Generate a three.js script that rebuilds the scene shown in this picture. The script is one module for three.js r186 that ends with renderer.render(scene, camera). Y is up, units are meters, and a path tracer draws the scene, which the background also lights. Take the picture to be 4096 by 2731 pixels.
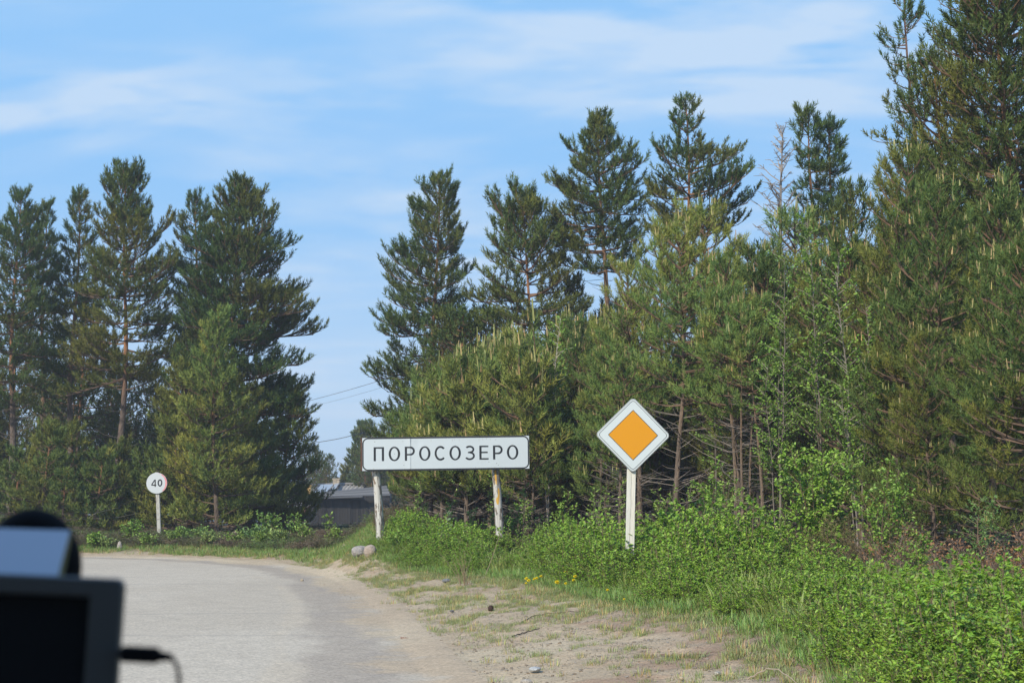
import * as THREE from 'three';
import { RoundedBoxGeometry } from 'three/addons/geometries/RoundedBoxGeometry.js';
import { mergeGeometries } from 'three/addons/utils/BufferGeometryUtils.js';

// ---------------------------------------------------------------- camera, sky, sun, exposure
const F = 6180, CX = 2048, CY = 1365.5, HORIZON = 2018, EYE = 1.5;       // lens and horizon measured on the photograph (its own pixels)
const PITCH = Math.atan((HORIZON - CY) / F);
const scene = new THREE.Scene();
const camera = new THREE.PerspectiveCamera(2 * Math.atan(CY / F) * 180 / Math.PI, 4096 / 2731, 0.05, 8000);
camera.position.set(0, EYE, 0);
camera.rotation.x = PITCH;
camera.focus = 27;
camera.userData.fStop = 12;
const renderer = new THREE.WebGLRenderer();
renderer.toneMapping = THREE.LinearToneMapping;
renderer.toneMappingExposure = 1.0;
renderer.shadowMap.enabled = true;

const SUN_DIR = new THREE.Vector3(-0.5, 0.62, 0.72).normalize();
const sun = new THREE.DirectionalLight(new THREE.Color(1.0, 0.90, 0.74), 4.6);
sun.position.copy(SUN_DIR).multiplyScalar(150).add(new THREE.Vector3(0, 0, -40));
sun.target.position.set(0, 0, -40);
sun.castShadow = true; sun.shadow.radius = 4;
Object.assign(sun.shadow.camera, { left: -70, right: 70, top: 70, bottom: -70, near: 1, far: 400 });
scene.add(sun, sun.target);
scene.fog = new THREE.FogExp2(new THREE.Color().setRGB(0.80, 0.88, 1.0), 0.0009);

// ---------------------------------------------------------------- random numbers and noise
function random(seed) { let s = seed >>> 0; return () => { s = (s + 0x6d2b79f5) | 0; let t = Math.imul(s ^ (s >>> 15), 1 | s); t = (t + Math.imul(t ^ (t >>> 7), 61 | t)) ^ t; return ((t ^ (t >>> 14)) >>> 0) / 4294967296; }; }
const PERM = new Uint8Array(512); { const r = random(77), p = [...Array(256).keys()]; for (let i = 255; i > 0; i--) { const j = Math.floor(r() * (i + 1)); [p[i], p[j]] = [p[j], p[i]]; } for (let i = 0; i < 512; i++) PERM[i] = p[i & 255]; }
function noise2(x, y) {
  const ix = Math.floor(x), iy = Math.floor(y), fx = x - ix, fy = y - iy, sx = fx * fx * (3 - 2 * fx), sy = fy * fy * (3 - 2 * fy);
  const X = ix & 255, Y = iy & 255, a = PERM[PERM[X] + Y], b = PERM[PERM[X + 1] + Y], c = PERM[PERM[X] + Y + 1], d = PERM[PERM[X + 1] + Y + 1];
  return ((a + (b - a) * sx) * (1 - sy) + (c + (d - c) * sx) * sy) / 127.5 - 1;
}
function fbm(x, y, n = 4) { let s = 0, a = 0.5; for (let i = 0; i < n; i++, a *= 0.5, x = x * 2.03 + 17.1, y = y * 2.03 + 5.7) s += a * noise2(x, y); return s; }
function noiseTile(x, y, period) {   // value noise that repeats after `period` cells
  const ix = Math.floor(x), iy = Math.floor(y), fx = x - ix, fy = y - iy, sx = fx * fx * (3 - 2 * fx), sy = fy * fy * (3 - 2 * fy), m = (v) => ((v % period) + period) % period;
  const h = (u, v) => PERM[PERM[m(u) & 255] + (m(v) & 255)];
  return ((h(ix, iy) + (h(ix + 1, iy) - h(ix, iy)) * sx) * (1 - sy) + (h(ix, iy + 1) + (h(ix + 1, iy + 1) - h(ix, iy + 1)) * sx) * sy) / 127.5 - 1;
}
const { clamp, lerp, smoothstep } = THREE.MathUtils;
const lin = (hex) => { const c = new THREE.Color(hex); return [c.r, c.g, c.b]; };
function table(t, x) { if (x <= t[0][0]) return t[0][1]; for (let i = 1; i < t.length; i++) if (x <= t[i][0]) return lerp(t[i - 1][1], t[i][1], (x - t[i - 1][0]) / (t[i][0] - t[i - 1][0])); return t[t.length - 1][1]; }
// the point seen at photograph pixel (x, y) at the given distance along -z
function at(px, py, d) {
  const xc = (px - CX) / F, yc = (CY - py) / F, c = Math.cos(PITCH), s = Math.sin(PITCH), k = d / (c - yc * s);
  return new THREE.Vector3(xc * k, EYE + (s + yc * c) * k, -d);
}

// ---------------------------------------------------------------- sky: blue air with thin streaked cirrus
{
  const W = 4096, H = 2048, data = new Float32Array(W * H * 4);
  const zenith = [0.17, 0.37, 0.80], mid = [0.305, 0.59, 0.97], low = [0.55, 0.74, 0.95], white = [0.61, 0.76, 0.95];
  const banks = [[0.19, 0.33, 0.20, 0.045, 0.75], [0.2, 0.275, 0.09, 0.022, 0.5], [-0.06, 0.325, 0.12, 0.022, 0.5], [-0.28, 0.258, 0.08, 0.012, 0.5], [-0.31, 0.232, 0.06, 0.012, 0.6], [-0.05, 0.288, 0.09, 0.008, 0.25], [0.12, 0.285, 0.08, 0.03, 0.5],
    [-0.1, 0.205, 0.12, 0.018, 0.5], [0.0, 0.175, 0.14, 0.012, 0.45], [-0.02, 0.15, 0.1, 0.012, 0.35], [-0.15, 0.08, 0.06, 0.02, 0.5], [0.9, 0.3, 0.3, 0.06, 0.8], [-0.9, 0.34, 0.3, 0.07, 0.8], [1.7, 0.28, 0.3, 0.05, 0.8], [-1.8, 0.3, 0.35, 0.06, 0.8], [2.6, 0.33, 0.4, 0.06, 0.8], [-2.7, 0.27, 0.3, 0.05, 0.8], [0.3, 0.6, 0.5, 0.1, 0.6], [-0.8, 0.7, 0.5, 0.1, 0.6], [2, 0.7, 0.6, 0.1, 0.6], [-2, 0.65, 0.6, 0.1, 0.6]];
  for (let row = 0; row < H; row++) {
    const e = ((row + 0.5) / H - 0.5) * Math.PI, y = Math.sin(e);
    for (let col = 0; col < W; col++) {
      const o = (row * W + col) * 4;
      let c;
      if (e < -0.02) c = [0.2, 0.22, 0.2];
      else {
        const round = ((col + 0.5) / W - 0.5) * 2 * Math.PI, az = Math.atan2(Math.sin(round + Math.PI / 2), Math.cos(round + Math.PI / 2));  // az 0 is where the camera looks
        const t = smoothstep(e, 0.26, 1.1), g = smoothstep(e, 0.0, 0.23), k = 1 / (Math.max(y, 0) + 0.13), x = Math.cos(round) * Math.cos(e) * k, z = Math.sin(round) * Math.cos(e) * k;
        const wx = x + 0.35 * fbm(x * 1.3, z * 1.3, 2), wz = z + 0.3 * fbm(x * 1.1 + 9, z * 1.1 + 4, 2);
        const streak = fbm(wx * 0.9 + 0.7 * wz, wz * 3.0 - 0.5 * wx + 3, 6), fine = fbm(wx * 4.2 + wz * 3, wz * 9 - 1.5 * wx, 6);
        let bank = 0;
        for (const [a, b, ra, rb, s] of banks) { const p = (az - a) / ra, q = (e - b + (az - a) * 0.03) / rb, rr = p * p + q * q; if (rr < 7) bank += s * Math.exp(-rr); }
        const m = clamp((0.10 + 0.85 * bank) * (1 + 1.3 * streak + 2.0 * fine) + 0.3 * smoothstep(streak + 0.9 * fine, 0.05, 0.7), 0, 0.95);
        c = [0, 1, 2].map((i) => lerp(lerp(lerp(low[i], mid[i], g), zenith[i], t), white[i], m * 0.85));
      }
      data[o] = c[0]; data[o + 1] = c[1]; data[o + 2] = c[2]; data[o + 3] = 1;
    }
  }
  const sky = new THREE.DataTexture(data, W, H, THREE.RGBAFormat, THREE.FloatType);
  sky.mapping = THREE.EquirectangularReflectionMapping; sky.magFilter = THREE.LinearFilter; sky.needsUpdate = true;
  scene.background = sky; scene.environment = sky;
}

// ---------------------------------------------------------------- naming
const used = {};
function numbered(name) { const n = used[name] = (used[name] ?? -1) + 1; return n ? name + '_' + String(n).padStart(3, '0') : name; }
function tag(o, label, category, group) { o.userData.label = label; if (category) o.userData.category = category; if (group) o.userData.group = group; return o; }
function thing(name, label, category, p = [0, 0, 0], turn = 0, group) {
  const o = new THREE.Group(); o.name = numbered(name); o.position.set(...(p.isVector3 ? p.toArray() : p)); o.rotation.y = turn; scene.add(o);
  return tag(o, label, category, group);
}
function part(parent, name, geometry, material) {
  const m = new THREE.Mesh(geometry, material); m.name = name; m.castShadow = m.receiveShadow = true; (parent ?? scene).add(m); return m;
}
function structure(name, geometry, material) { const m = part(scene, numbered(name), geometry, material); m.userData.kind = 'structure'; return m; }
const ORDINAL = 'first second third fourth fifth sixth seventh eighth ninth tenth eleventh twelfth thirteenth fourteenth fifteenth sixteenth seventeenth eighteenth nineteenth twentieth'.split(' ').concat(...['twenty', 'thirty', 'forty'].map((t, i) => (i ? [['thirtieth', 'fortieth'][i - 1]] : []).concat('first second third fourth fifth sixth seventh eighth ninth'.split(' ').map((o) => t + '-' + o))));

// ---------------------------------------------------------------- textures
function dataTexture(n, fn, srgb, repeat) {
  const d = new Uint8Array(n * n * 4);
  for (let y = 0; y < n; y++) for (let x = 0; x < n; x++) { const c = fn(x / n, y / n, x, y), o = (y * n + x) * 4; d[o] = c[0] * 255; d[o + 1] = c[1] * 255; d[o + 2] = c[2] * 255; d[o + 3] = 255; }
  const t = new THREE.DataTexture(d, n, n); t.wrapS = t.wrapT = THREE.RepeatWrapping; t.magFilter = THREE.LinearFilter; t.needsUpdate = true;
  if (srgb) t.colorSpace = THREE.SRGBColorSpace; if (repeat) t.repeat.set(repeat, repeat);
  return t;
}
const rg = random(5);
const grain = (u, v, n) => { let s = 0, a = 0.5; for (let p = n; p < 520; p *= 2, a *= 0.72) s += a * noiseTile(u * p, v * p, p); return s; };
const asphaltMap = dataTexture(1024, (u, v) => { const s = rg(), g = 0.80 + 0.05 * grain(u, v, 16) + 0.13 * noiseTile(u * 128, v * 128, 128) + 0.15 * noiseTile(u * 256, v * 256, 256) + (s > 0.94 ? 0.14 : s < 0.07 ? -0.22 : 0) + 0.08 * (rg() - 0.5); return [clamp(g, 0, 1), clamp(g * 0.995, 0, 1), clamp(g * 0.985, 0, 1)]; });
const gravelMap = dataTexture(1024, (u, v) => { const s = rg(), n = grain(u, v, 24), g = 0.76 + 0.16 * n + 0.2 * noiseTile(u * 128, v * 128, 128) + (s > 0.95 ? 0.16 : s < 0.08 ? -0.26 : 0), w = grain(v, u, 16) * 0.03; return [clamp(g + w, 0, 1), clamp(g, 0, 1), clamp(g - w - 0.02, 0, 1)]; });
const grainBump = dataTexture(512, (u, v) => { const g = clamp(0.5 + 0.45 * grain(u, v, 16) + 0.15 * (rg() - 0.5), 0, 1); return [g, g, g]; });
const barkBump = dataTexture(256, (u, v) => { const g = clamp(0.5 + 0.5 * noiseTile(u * 8, v * 8, 8) + 0.3 * noiseTile(u * 32, v * 16, 32), 0, 1); return [g, g, g]; });
const woodBump = dataTexture(256, (u, v) => { const g = clamp(0.5 + 0.35 * noiseTile(u * 32, v * 4, 32) + 0.25 * noiseTile(u * 64, v * 2, 64), 0, 1); return [g, g, g]; });

const std = (color, roughness = 0.8, extra = {}) => new THREE.MeshStandardMaterial({ color: Array.isArray(color) ? new THREE.Color().setRGB(...color) : color, roughness, ...extra });
const M = {
  road: std([1, 1, 1], 0.9, { vertexColors: true, map: asphaltMap, bumpMap: grainBump, bumpScale: 0.006 }),
  ground: std([1, 1, 1], 0.95, { vertexColors: true, map: gravelMap, bumpMap: grainBump, bumpScale: 0.018 }),
  bark: std([1, 1, 1], 0.95, { vertexColors: true, bumpMap: barkBump, bumpScale: 0.02 }),
  limb: std([1, 1, 1], 0.9, { vertexColors: true, side: THREE.DoubleSide }),
  needle: new THREE.MeshPhysicalMaterial({ vertexColors: true, roughness: 0.7, specularIntensity: 0.35, side: THREE.DoubleSide }),
  leaf: new THREE.MeshPhysicalMaterial({ color: 0xffffff, vertexColors: true, roughness: 0.45, specularIntensity: 0.6, side: THREE.DoubleSide }),
  grass: std([1, 1, 1], 0.6, { vertexColors: true, side: THREE.DoubleSide }),
  candle: std([1, 1, 1], 0.8, { vertexColors: true, side: THREE.DoubleSide }),
  stone: std([1, 1, 1], 0.9, { vertexColors: true, bumpMap: grainBump, bumpScale: 0.02 }),
};

// ---------------------------------------------------------------- terrain
// right-hand edge of the asphalt as (x, distance): it runs ahead and bends away to the left
const EDGE = new THREE.CatmullRomCurve3([[1.2, -40], [1.2, -12], [1.1, 0], [0.55, 6], [-0.15, 10.5], [-0.7, 13.5], [-1.45, 19], [-2.1, 23.5], [-2.9, 28], [-3.9, 32.5], [-5.3, 37], [-7.3, 40.8], [-9.8, 43.4], [-12.4, 44.7], [-18, 45.8], [-30, 46.4], [-60, 45], [-120, 40]].map(([x, d]) => new THREE.Vector3(x, 0, -d)), false, 'centripetal').getSpacedPoints(520).map((p) => [p.x, -p.z]);
function off(x, d) {   // signed distance to the right of / beyond that edge
  let best = 1e9, bi = 0;
  for (let i = 0; i < EDGE.length; i += 4) { const dx = x - EDGE[i][0], dd = d - EDGE[i][1], r = dx * dx + dd * dd; if (r < best) { best = r; bi = i; } }
  let bu = 1e9;
  for (let i = Math.max(0, bi - 5); i < Math.min(EDGE.length - 1, bi + 5); i++) {
    const [ax, ad] = EDGE[i], ex = EDGE[i + 1][0] - ax, ed = EDGE[i + 1][1] - ad, t = clamp(((x - ax) * ex + (d - ad) * ed) / (ex * ex + ed * ed), 0, 1), px = x - ax - t * ex, pd = d - ad - t * ed, r = Math.hypot(px, pd);
    if (r < Math.abs(bu)) bu = r * (px * ed - pd * ex >= 0 ? 1 : -1);
  }
  return bu;
}
const GENTLE = [[0, 0], [0.6, 0.05], [1.5, 0.17], [2.5, 0.28], [3.5, 0.38], [5, 0.5], [7, 0.6], [10, 0.75], [15, 0.85], [40, 0.8]], STEEP = [[0, 0], [0.4, 0.12], [0.7, 0.28], [1, 0.42], [1.5, 0.53], [2.2, 0.62], [3.5, 0.75], [6, 0.82], [15, 0.85], [40, 0.8]];
function heightAt(x, d, u = off(x, d)) {
  if (u <= 0) return (u > -7.4 ? 0 : -0.02 + 0.25 * smoothstep(-u, 8, 12)) - 0.004 * 0;
  const steep = smoothstep(d, 30, 34) * smoothstep(x, -4.7, -3.5) * (1 - smoothstep(x, -2.6, -0.8));
  let h = lerp(table(GENTLE, u), table(STEEP, u), steep);
  h += smoothstep(u, 0.2, 2.5) * (0.09 * fbm(x * 0.5, d * 0.5, 3) + 0.035 * fbm(x * 2.3, d * 2.3, 2)) + smoothstep(u, 0.1, 0.6) * (0.014 * fbm(x * 6, d * 6, 2) + 0.03 * fbm(x * 2.6 + 5, d * 1.1, 2));
  h += 0.45 * Math.exp(-((x + 3.1) ** 2) / 1.3 - ((d - 43) ** 2) / 5) + 0.16 * Math.exp(-((x + 0.2) ** 2) / 1.2 - ((d - 36.5) ** 2) / 1.5) + 0.22 * Math.exp(-((x + 11) ** 2) / 1.4 - ((d - 49.2) ** 2) / 1.2);
  h *= 1 - 0.5 * smoothstep(d, 46.5, 52) * smoothstep(x, -15, -12) * (1 - smoothstep(x, -6, -3));
  h = lerp(h, 0.25, smoothstep(d, 62, 85));
  h = lerp(h, -1.2, smoothstep(d, 82, 96) * smoothstep(-x, 15, 18) * (1 - smoothstep(d, 560, 600)));
  return h;
}
const ground = (x, z) => heightAt(x, -z);
const onGround = (px, d) => { const p = at(px, HORIZON, d); p.y = heightAt(p.x, d); return p; };
const FRONT = [[7, 2.7], [9.5, 2.45], [12, 2.5], [15.4, 2.25], [17.7, 1.7], [22.3, 0.95], [26.5, -0.2], [29.5, -1.35], [33, -2.7], [35, -3.1], [38, -3]], BACK = [[7, 5.6], [14, 4.7], [20, 4.05], [24, 3.5], [29, 2.9], [32, 0.8], [34, -0.9], [37, -2.4], [39, -3]];

function steps(list) { const out = [list[0][0]]; for (let i = 1; i < list.length; i++) { const [to, by] = list[i]; const n = Math.max(1, Math.round((to - out[out.length - 1]) / by)), a = out[out.length - 1]; for (let k = 1; k <= n; k++) out.push(a + ((to - a) * k) / n); } return out; }
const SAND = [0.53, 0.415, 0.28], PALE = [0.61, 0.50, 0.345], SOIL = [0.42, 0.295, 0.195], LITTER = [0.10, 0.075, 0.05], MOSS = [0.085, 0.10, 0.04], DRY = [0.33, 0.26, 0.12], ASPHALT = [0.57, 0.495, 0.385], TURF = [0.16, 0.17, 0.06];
const mix3 = (a, b, t) => [lerp(a[0], b[0], t), lerp(a[1], b[1], t), lerp(a[2], b[2], t)];
function groundColor(x, d, u) {
  const n = fbm(x * 1.3, d * 1.3, 4), n2 = fbm(x * 5 + 40, d * 5, 3), n3 = fbm(x * 0.4 + 11, d * 0.4, 2);
  let c = mix3(SAND, SOIL, smoothstep(n + 0.5 * n2 + 0.25 * (u - 1.5), 0.05, 0.5));
  c = mix3(c, PALE, smoothstep(n3 - 0.3 * n2, 0.1, 0.45) * (u < 1.5 ? 0.9 : 0.4));
  const front = table(FRONT, d), back = table(BACK, d);
  if (d < 24 && d > 6) c = mix3(c, [0.38, 0.26, 0.175], 0.85 * smoothstep(x - front + 1.5 + 1.1 * n + 0.3 * n2, 0.1, 0.9) * (1 - smoothstep(d, 15, 20)));
  if (d < 40 && d > 0) {
    c = mix3(c, TURF, smoothstep(x - front + 0.4 * n, -0.1, 0.5));
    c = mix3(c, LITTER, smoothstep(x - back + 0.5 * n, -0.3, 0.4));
    c = mix3(c, DRY, Math.exp(-((x - 4.1) ** 2) / 0.8 - ((d - 17.2) ** 2) / 2) * smoothstep(n2, -0.4, 0.1));
  } else if (d >= 40) {
    c = mix3(c, mix3(TURF, SOIL, smoothstep(n, -0.1, 0.3)), smoothstep(u + n, 0.9, 1.5));
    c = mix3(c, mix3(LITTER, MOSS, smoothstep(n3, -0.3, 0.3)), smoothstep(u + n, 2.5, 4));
    c = mix3(c, [0.36, 0.27, 0.18], 0.95 * Math.exp(-((x + 3.2) ** 2) / 2.2 - ((d - 42.2) ** 2) / 3) * smoothstep(n2, -0.5, 0));
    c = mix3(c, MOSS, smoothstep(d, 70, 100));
  }
  return c.map((v) => v * (1 + 0.22 * n2));
}
function sheet(xs, ds, y, color, uvScale) {
  const nx = xs.length, nd = ds.length, p = new Float32Array(nx * nd * 3), c = new Float32Array(nx * nd * 3), uv = new Float32Array(nx * nd * 2), idx = [];
  for (let j = 0; j < nd; j++) for (let i = 0; i < nx; i++) {
    const k = j * nx + i, x = xs[i], d = ds[j], u = off(x, d), col = color(x, d, u);
    p.set([x, y(x, d, u), -d], k * 3); c.set(col, k * 3); uv.set([x * uvScale, d * uvScale], k * 2);
    if (i && j) { const a = k - nx - 1, b = k - nx, e = k - 1; idx.push(a, b, k, a, k, e); }
  }
  const g = new THREE.BufferGeometry(); g.setAttribute('position', new THREE.BufferAttribute(p, 3)); g.setAttribute('color', new THREE.BufferAttribute(c, 3)); g.setAttribute('uv', new THREE.BufferAttribute(uv, 2)); g.setIndex(idx); g.computeVertexNormals(); return g;
}
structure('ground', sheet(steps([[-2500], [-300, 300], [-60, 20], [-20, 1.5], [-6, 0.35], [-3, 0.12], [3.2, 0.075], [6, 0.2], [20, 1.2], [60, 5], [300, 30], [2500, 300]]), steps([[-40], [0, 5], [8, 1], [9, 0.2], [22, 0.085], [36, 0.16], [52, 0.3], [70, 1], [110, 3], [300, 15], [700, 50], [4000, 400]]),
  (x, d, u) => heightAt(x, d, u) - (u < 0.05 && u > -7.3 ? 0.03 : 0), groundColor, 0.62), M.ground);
{ // the road: a ribbon beside the edge, its rim broken up by drifted sand
  const us = steps([[-7.2], [-4, 0.5], [-1.6, 0.16], [0.55, 0.055]]), line = EDGE.filter(([x, d]) => d > -12 && x > -70), ds = []; let acc = 0, prev = null;
  const pts = [];
  for (let i = 0; i < line.length - 1; i++) for (let k = 0, n = line[i][1] > 8 && line[i][0] > -14 ? 5 : 1; k < n; k++) pts.push([lerp(line[i][0], line[i + 1][0], k / n), lerp(line[i][1], line[i + 1][1], k / n)]);
  const nu = us.length, p = [], c = [], uv = [], idx = [];
  const cracks = [[21.5, 0.35, 0.02], [29.2, 0.5, -0.05], [33.6, 0.6, 0.1], [37.5, 0.4, 0.03], [18.2, 0.3, -0.02]];
  pts.forEach(([x, d], j) => {
    const [ax, ad] = pts[Math.max(0, j - 3)], [bx, bd] = pts[Math.min(pts.length - 1, j + 3)], l = Math.hypot(bx - ax, bd - ad), nx = (bd - ad) / l, nd = -(bx - ax) / l;
    us.forEach((u, i) => {
      const X = x + nx * u, D = d + nd * u, n = fbm(X * 1.1, D * 0.55, 4), n2 = fbm(X * 6, D * 6, 3), n4 = fbm(X * 0.35 + 7, D * 0.12, 3);
      let col = mix3(ASPHALT, [0.62, 0.545, 0.43], smoothstep(n4, -0.15, 0.35));
      const n5 = fbm(X * 2.6, D * 0.7, 4);
      col = mix3(col, [0.44, 0.37, 0.29], 0.8 * smoothstep(0.3 * n + 0.12 * n2 - Math.abs(u + 0.55) * 0.55 + 0.42, 0.08, 0.3));
      col = mix3(col, [0.40, 0.345, 0.285], 0.5 * smoothstep(n5 + 0.3 * n2 - Math.abs(u + 0.35) * 0.6, 0.0, 0.25));
      col = mix3(col, [0.62, 0.53, 0.40], 0.8 * smoothstep(0.45 * n + 0.3 * n5 - Math.abs(u + 1.25 + 0.25 * n4) * 1.6, -0.22, 0.1));
      for (const [cd, w, sl] of cracks) { const q = D - cd - sl * (X + 5) * 4 - 0.5 * fbm(X * 0.7, cd, 3); if (Math.abs(q) < 0.07 && n > -0.35) col = mix3(col, [0.17, 0.17, 0.18], 1.1 * w * (1 - Math.abs(q) / 0.07)); }
      col = mix3(col, mix3(SAND, PALE, smoothstep(n4, -0.2, 0.3)), smoothstep(u + 0.15 + 0.75 * n + 0.3 * n2, -0.28, 0.12));
      p.push(X, 0.004 + (u > 0 ? heightAt(X, D, u) + 0.006 - 0.02 * smoothstep(u, 0.3, 0.55) : 0), -D); c.push(...col.map((v) => v * (1 + 0.1 * n2))); uv.push(X * 0.3, D * 0.3);
      if (i && j) { const k = j * nu + i; idx.push(k - nu - 1, k, k - nu, k - nu - 1, k - 1, k); }
    });
  });
  const g = new THREE.BufferGeometry(); g.setAttribute('position', new THREE.Float32BufferAttribute(p, 3)); g.setAttribute('color', new THREE.Float32BufferAttribute(c, 3)); g.setAttribute('uv', new THREE.Float32BufferAttribute(uv, 2)); g.setIndex(idx); g.computeVertexNormals();
  if (g.attributes.normal.getY(nu * 40) < 0) { for (let i = 0; i < idx.length; i += 3) [idx[i + 1], idx[i + 2]] = [idx[i + 2], idx[i + 1]]; g.setIndex(idx); g.computeVertexNormals(); }
  structure('road', g, M.road);
}
{ const g = new THREE.PlaneGeometry(700, 520); g.rotateX(-Math.PI / 2); const w = structure('lake_water', g, std([0.03, 0.05, 0.07], 0.12, { bumpMap: grainBump, bumpScale: 0.05 })); w.position.set(-364, -0.25, -345); }

// ---------------------------------------------------------------- vegetation builders
const V = (x, y, z) => new THREE.Vector3(x, y, z), UP = V(0, 1, 0);
class Soup {   // loose triangles with a colour each
  constructor() { this.p = []; this.c = []; }
  tri(a, b, c, k) { this.p.push(a.x, a.y, a.z, b.x, b.y, b.z, c.x, c.y, c.z); this.c.push(...k, ...k, ...k); }
  stick(pts, radii, sides, k) {
    let prev = null;
    pts.forEach((q, i) => {
      const t = pts[Math.min(i + 1, pts.length - 1)].clone().sub(pts[Math.max(i - 1, 0)]).normalize(), e = V(t.y, t.z, t.x).cross(t).normalize(), f = t.clone().cross(e), ring = [];
      for (let s = 0; s < sides; s++) { const a = (s / sides) * 2 * Math.PI; ring.push(q.clone().addScaledVector(e, radii[i] * Math.cos(a)).addScaledVector(f, radii[i] * Math.sin(a))); }
      if (prev) for (let s = 0; s < sides; s++) { const n = (s + 1) % sides; this.tri(prev[s], prev[n], ring[n], k); this.tri(prev[s], ring[n], ring[s], k); }
      prev = ring;
    });
  }
  geometry() { const g = new THREE.BufferGeometry(); g.setAttribute('position', new THREE.Float32BufferAttribute(this.p, 3)); g.setAttribute('color', new THREE.Float32BufferAttribute(this.c, 3)); return g; }
  get triangles() { return this.p.length / 9; }
}
let TRIANGLES = 0;
function trunkGeometry(pts, radii, sides, color) {
  const p = [], c = [], uv = [], idx = []; let run = 0;
  pts.forEach((q, i) => {
    if (i) run += q.distanceTo(pts[i - 1]);
    for (let s = 0; s <= sides; s++) { const a = (s / sides) * 2 * Math.PI, r = radii[i] * (1 + 0.06 * Math.sin(3 * a + i)); p.push(q.x + r * Math.cos(a), q.y, q.z + r * Math.sin(a)); c.push(...color(i / (pts.length - 1), a, q.y)); uv.push((s / sides) * 2, run * 1.2); }
    if (i) for (let s = 0; s < sides; s++) { const k = i * (sides + 1) + s, b = k - sides - 1; idx.push(b, k, b + 1, b + 1, k, k + 1); }
  });
  const g = new THREE.BufferGeometry(); g.setAttribute('position', new THREE.Float32BufferAttribute(p, 3)); g.setAttribute('color', new THREE.Float32BufferAttribute(c, 3)); g.setAttribute('uv', new THREE.Float32BufferAttribute(uv, 2)); g.setIndex(idx); g.computeVertexNormals(); TRIANGLES += idx.length / 3; return g;
}
// one shoot of a pine: a bottle-brush of needles round an axis
const _n = V(), _s = V(), _b = V(), _t = V(), _e = V(), _f = V();
function shoot(soup, p, dir, len, n, nl, w, k, r) {
  _e.set(dir.y, dir.z, dir.x).cross(dir).normalize(); _f.copy(dir).cross(_e);
  const a0 = r() * 6.28;
  for (let i = 0; i < n; i++) {
    const s = (i + r()) / n, a = a0 + i * 2.4 + r(), phi = 0.95 - 0.55 * s, l = nl * (0.75 + 0.5 * r()), v = 0.85 + 0.3 * r();
    _n.copy(dir).multiplyScalar(Math.cos(phi)).addScaledVector(_e, Math.sin(phi) * Math.cos(a)).addScaledVector(_f, Math.sin(phi) * Math.sin(a));
    _b.copy(p).addScaledVector(dir, len * s * 0.9); _t.copy(_b).addScaledVector(_n, l);
    _s.set(r() - 0.5, r() - 0.5, r() - 0.5).cross(_n).normalize().multiplyScalar(w * 0.5);
    const A = [_b.x - _s.x, _b.y - _s.y, _b.z - _s.z], k2 = [k[0] * v, k[1] * v, k[2] * v];
    soup.p.push(A[0], A[1], A[2], _b.x + _s.x, _b.y + _s.y, _b.z + _s.z, _t.x, _t.y, _t.z); soup.c.push(...k2, ...k2, ...k2);
  }
}
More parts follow.
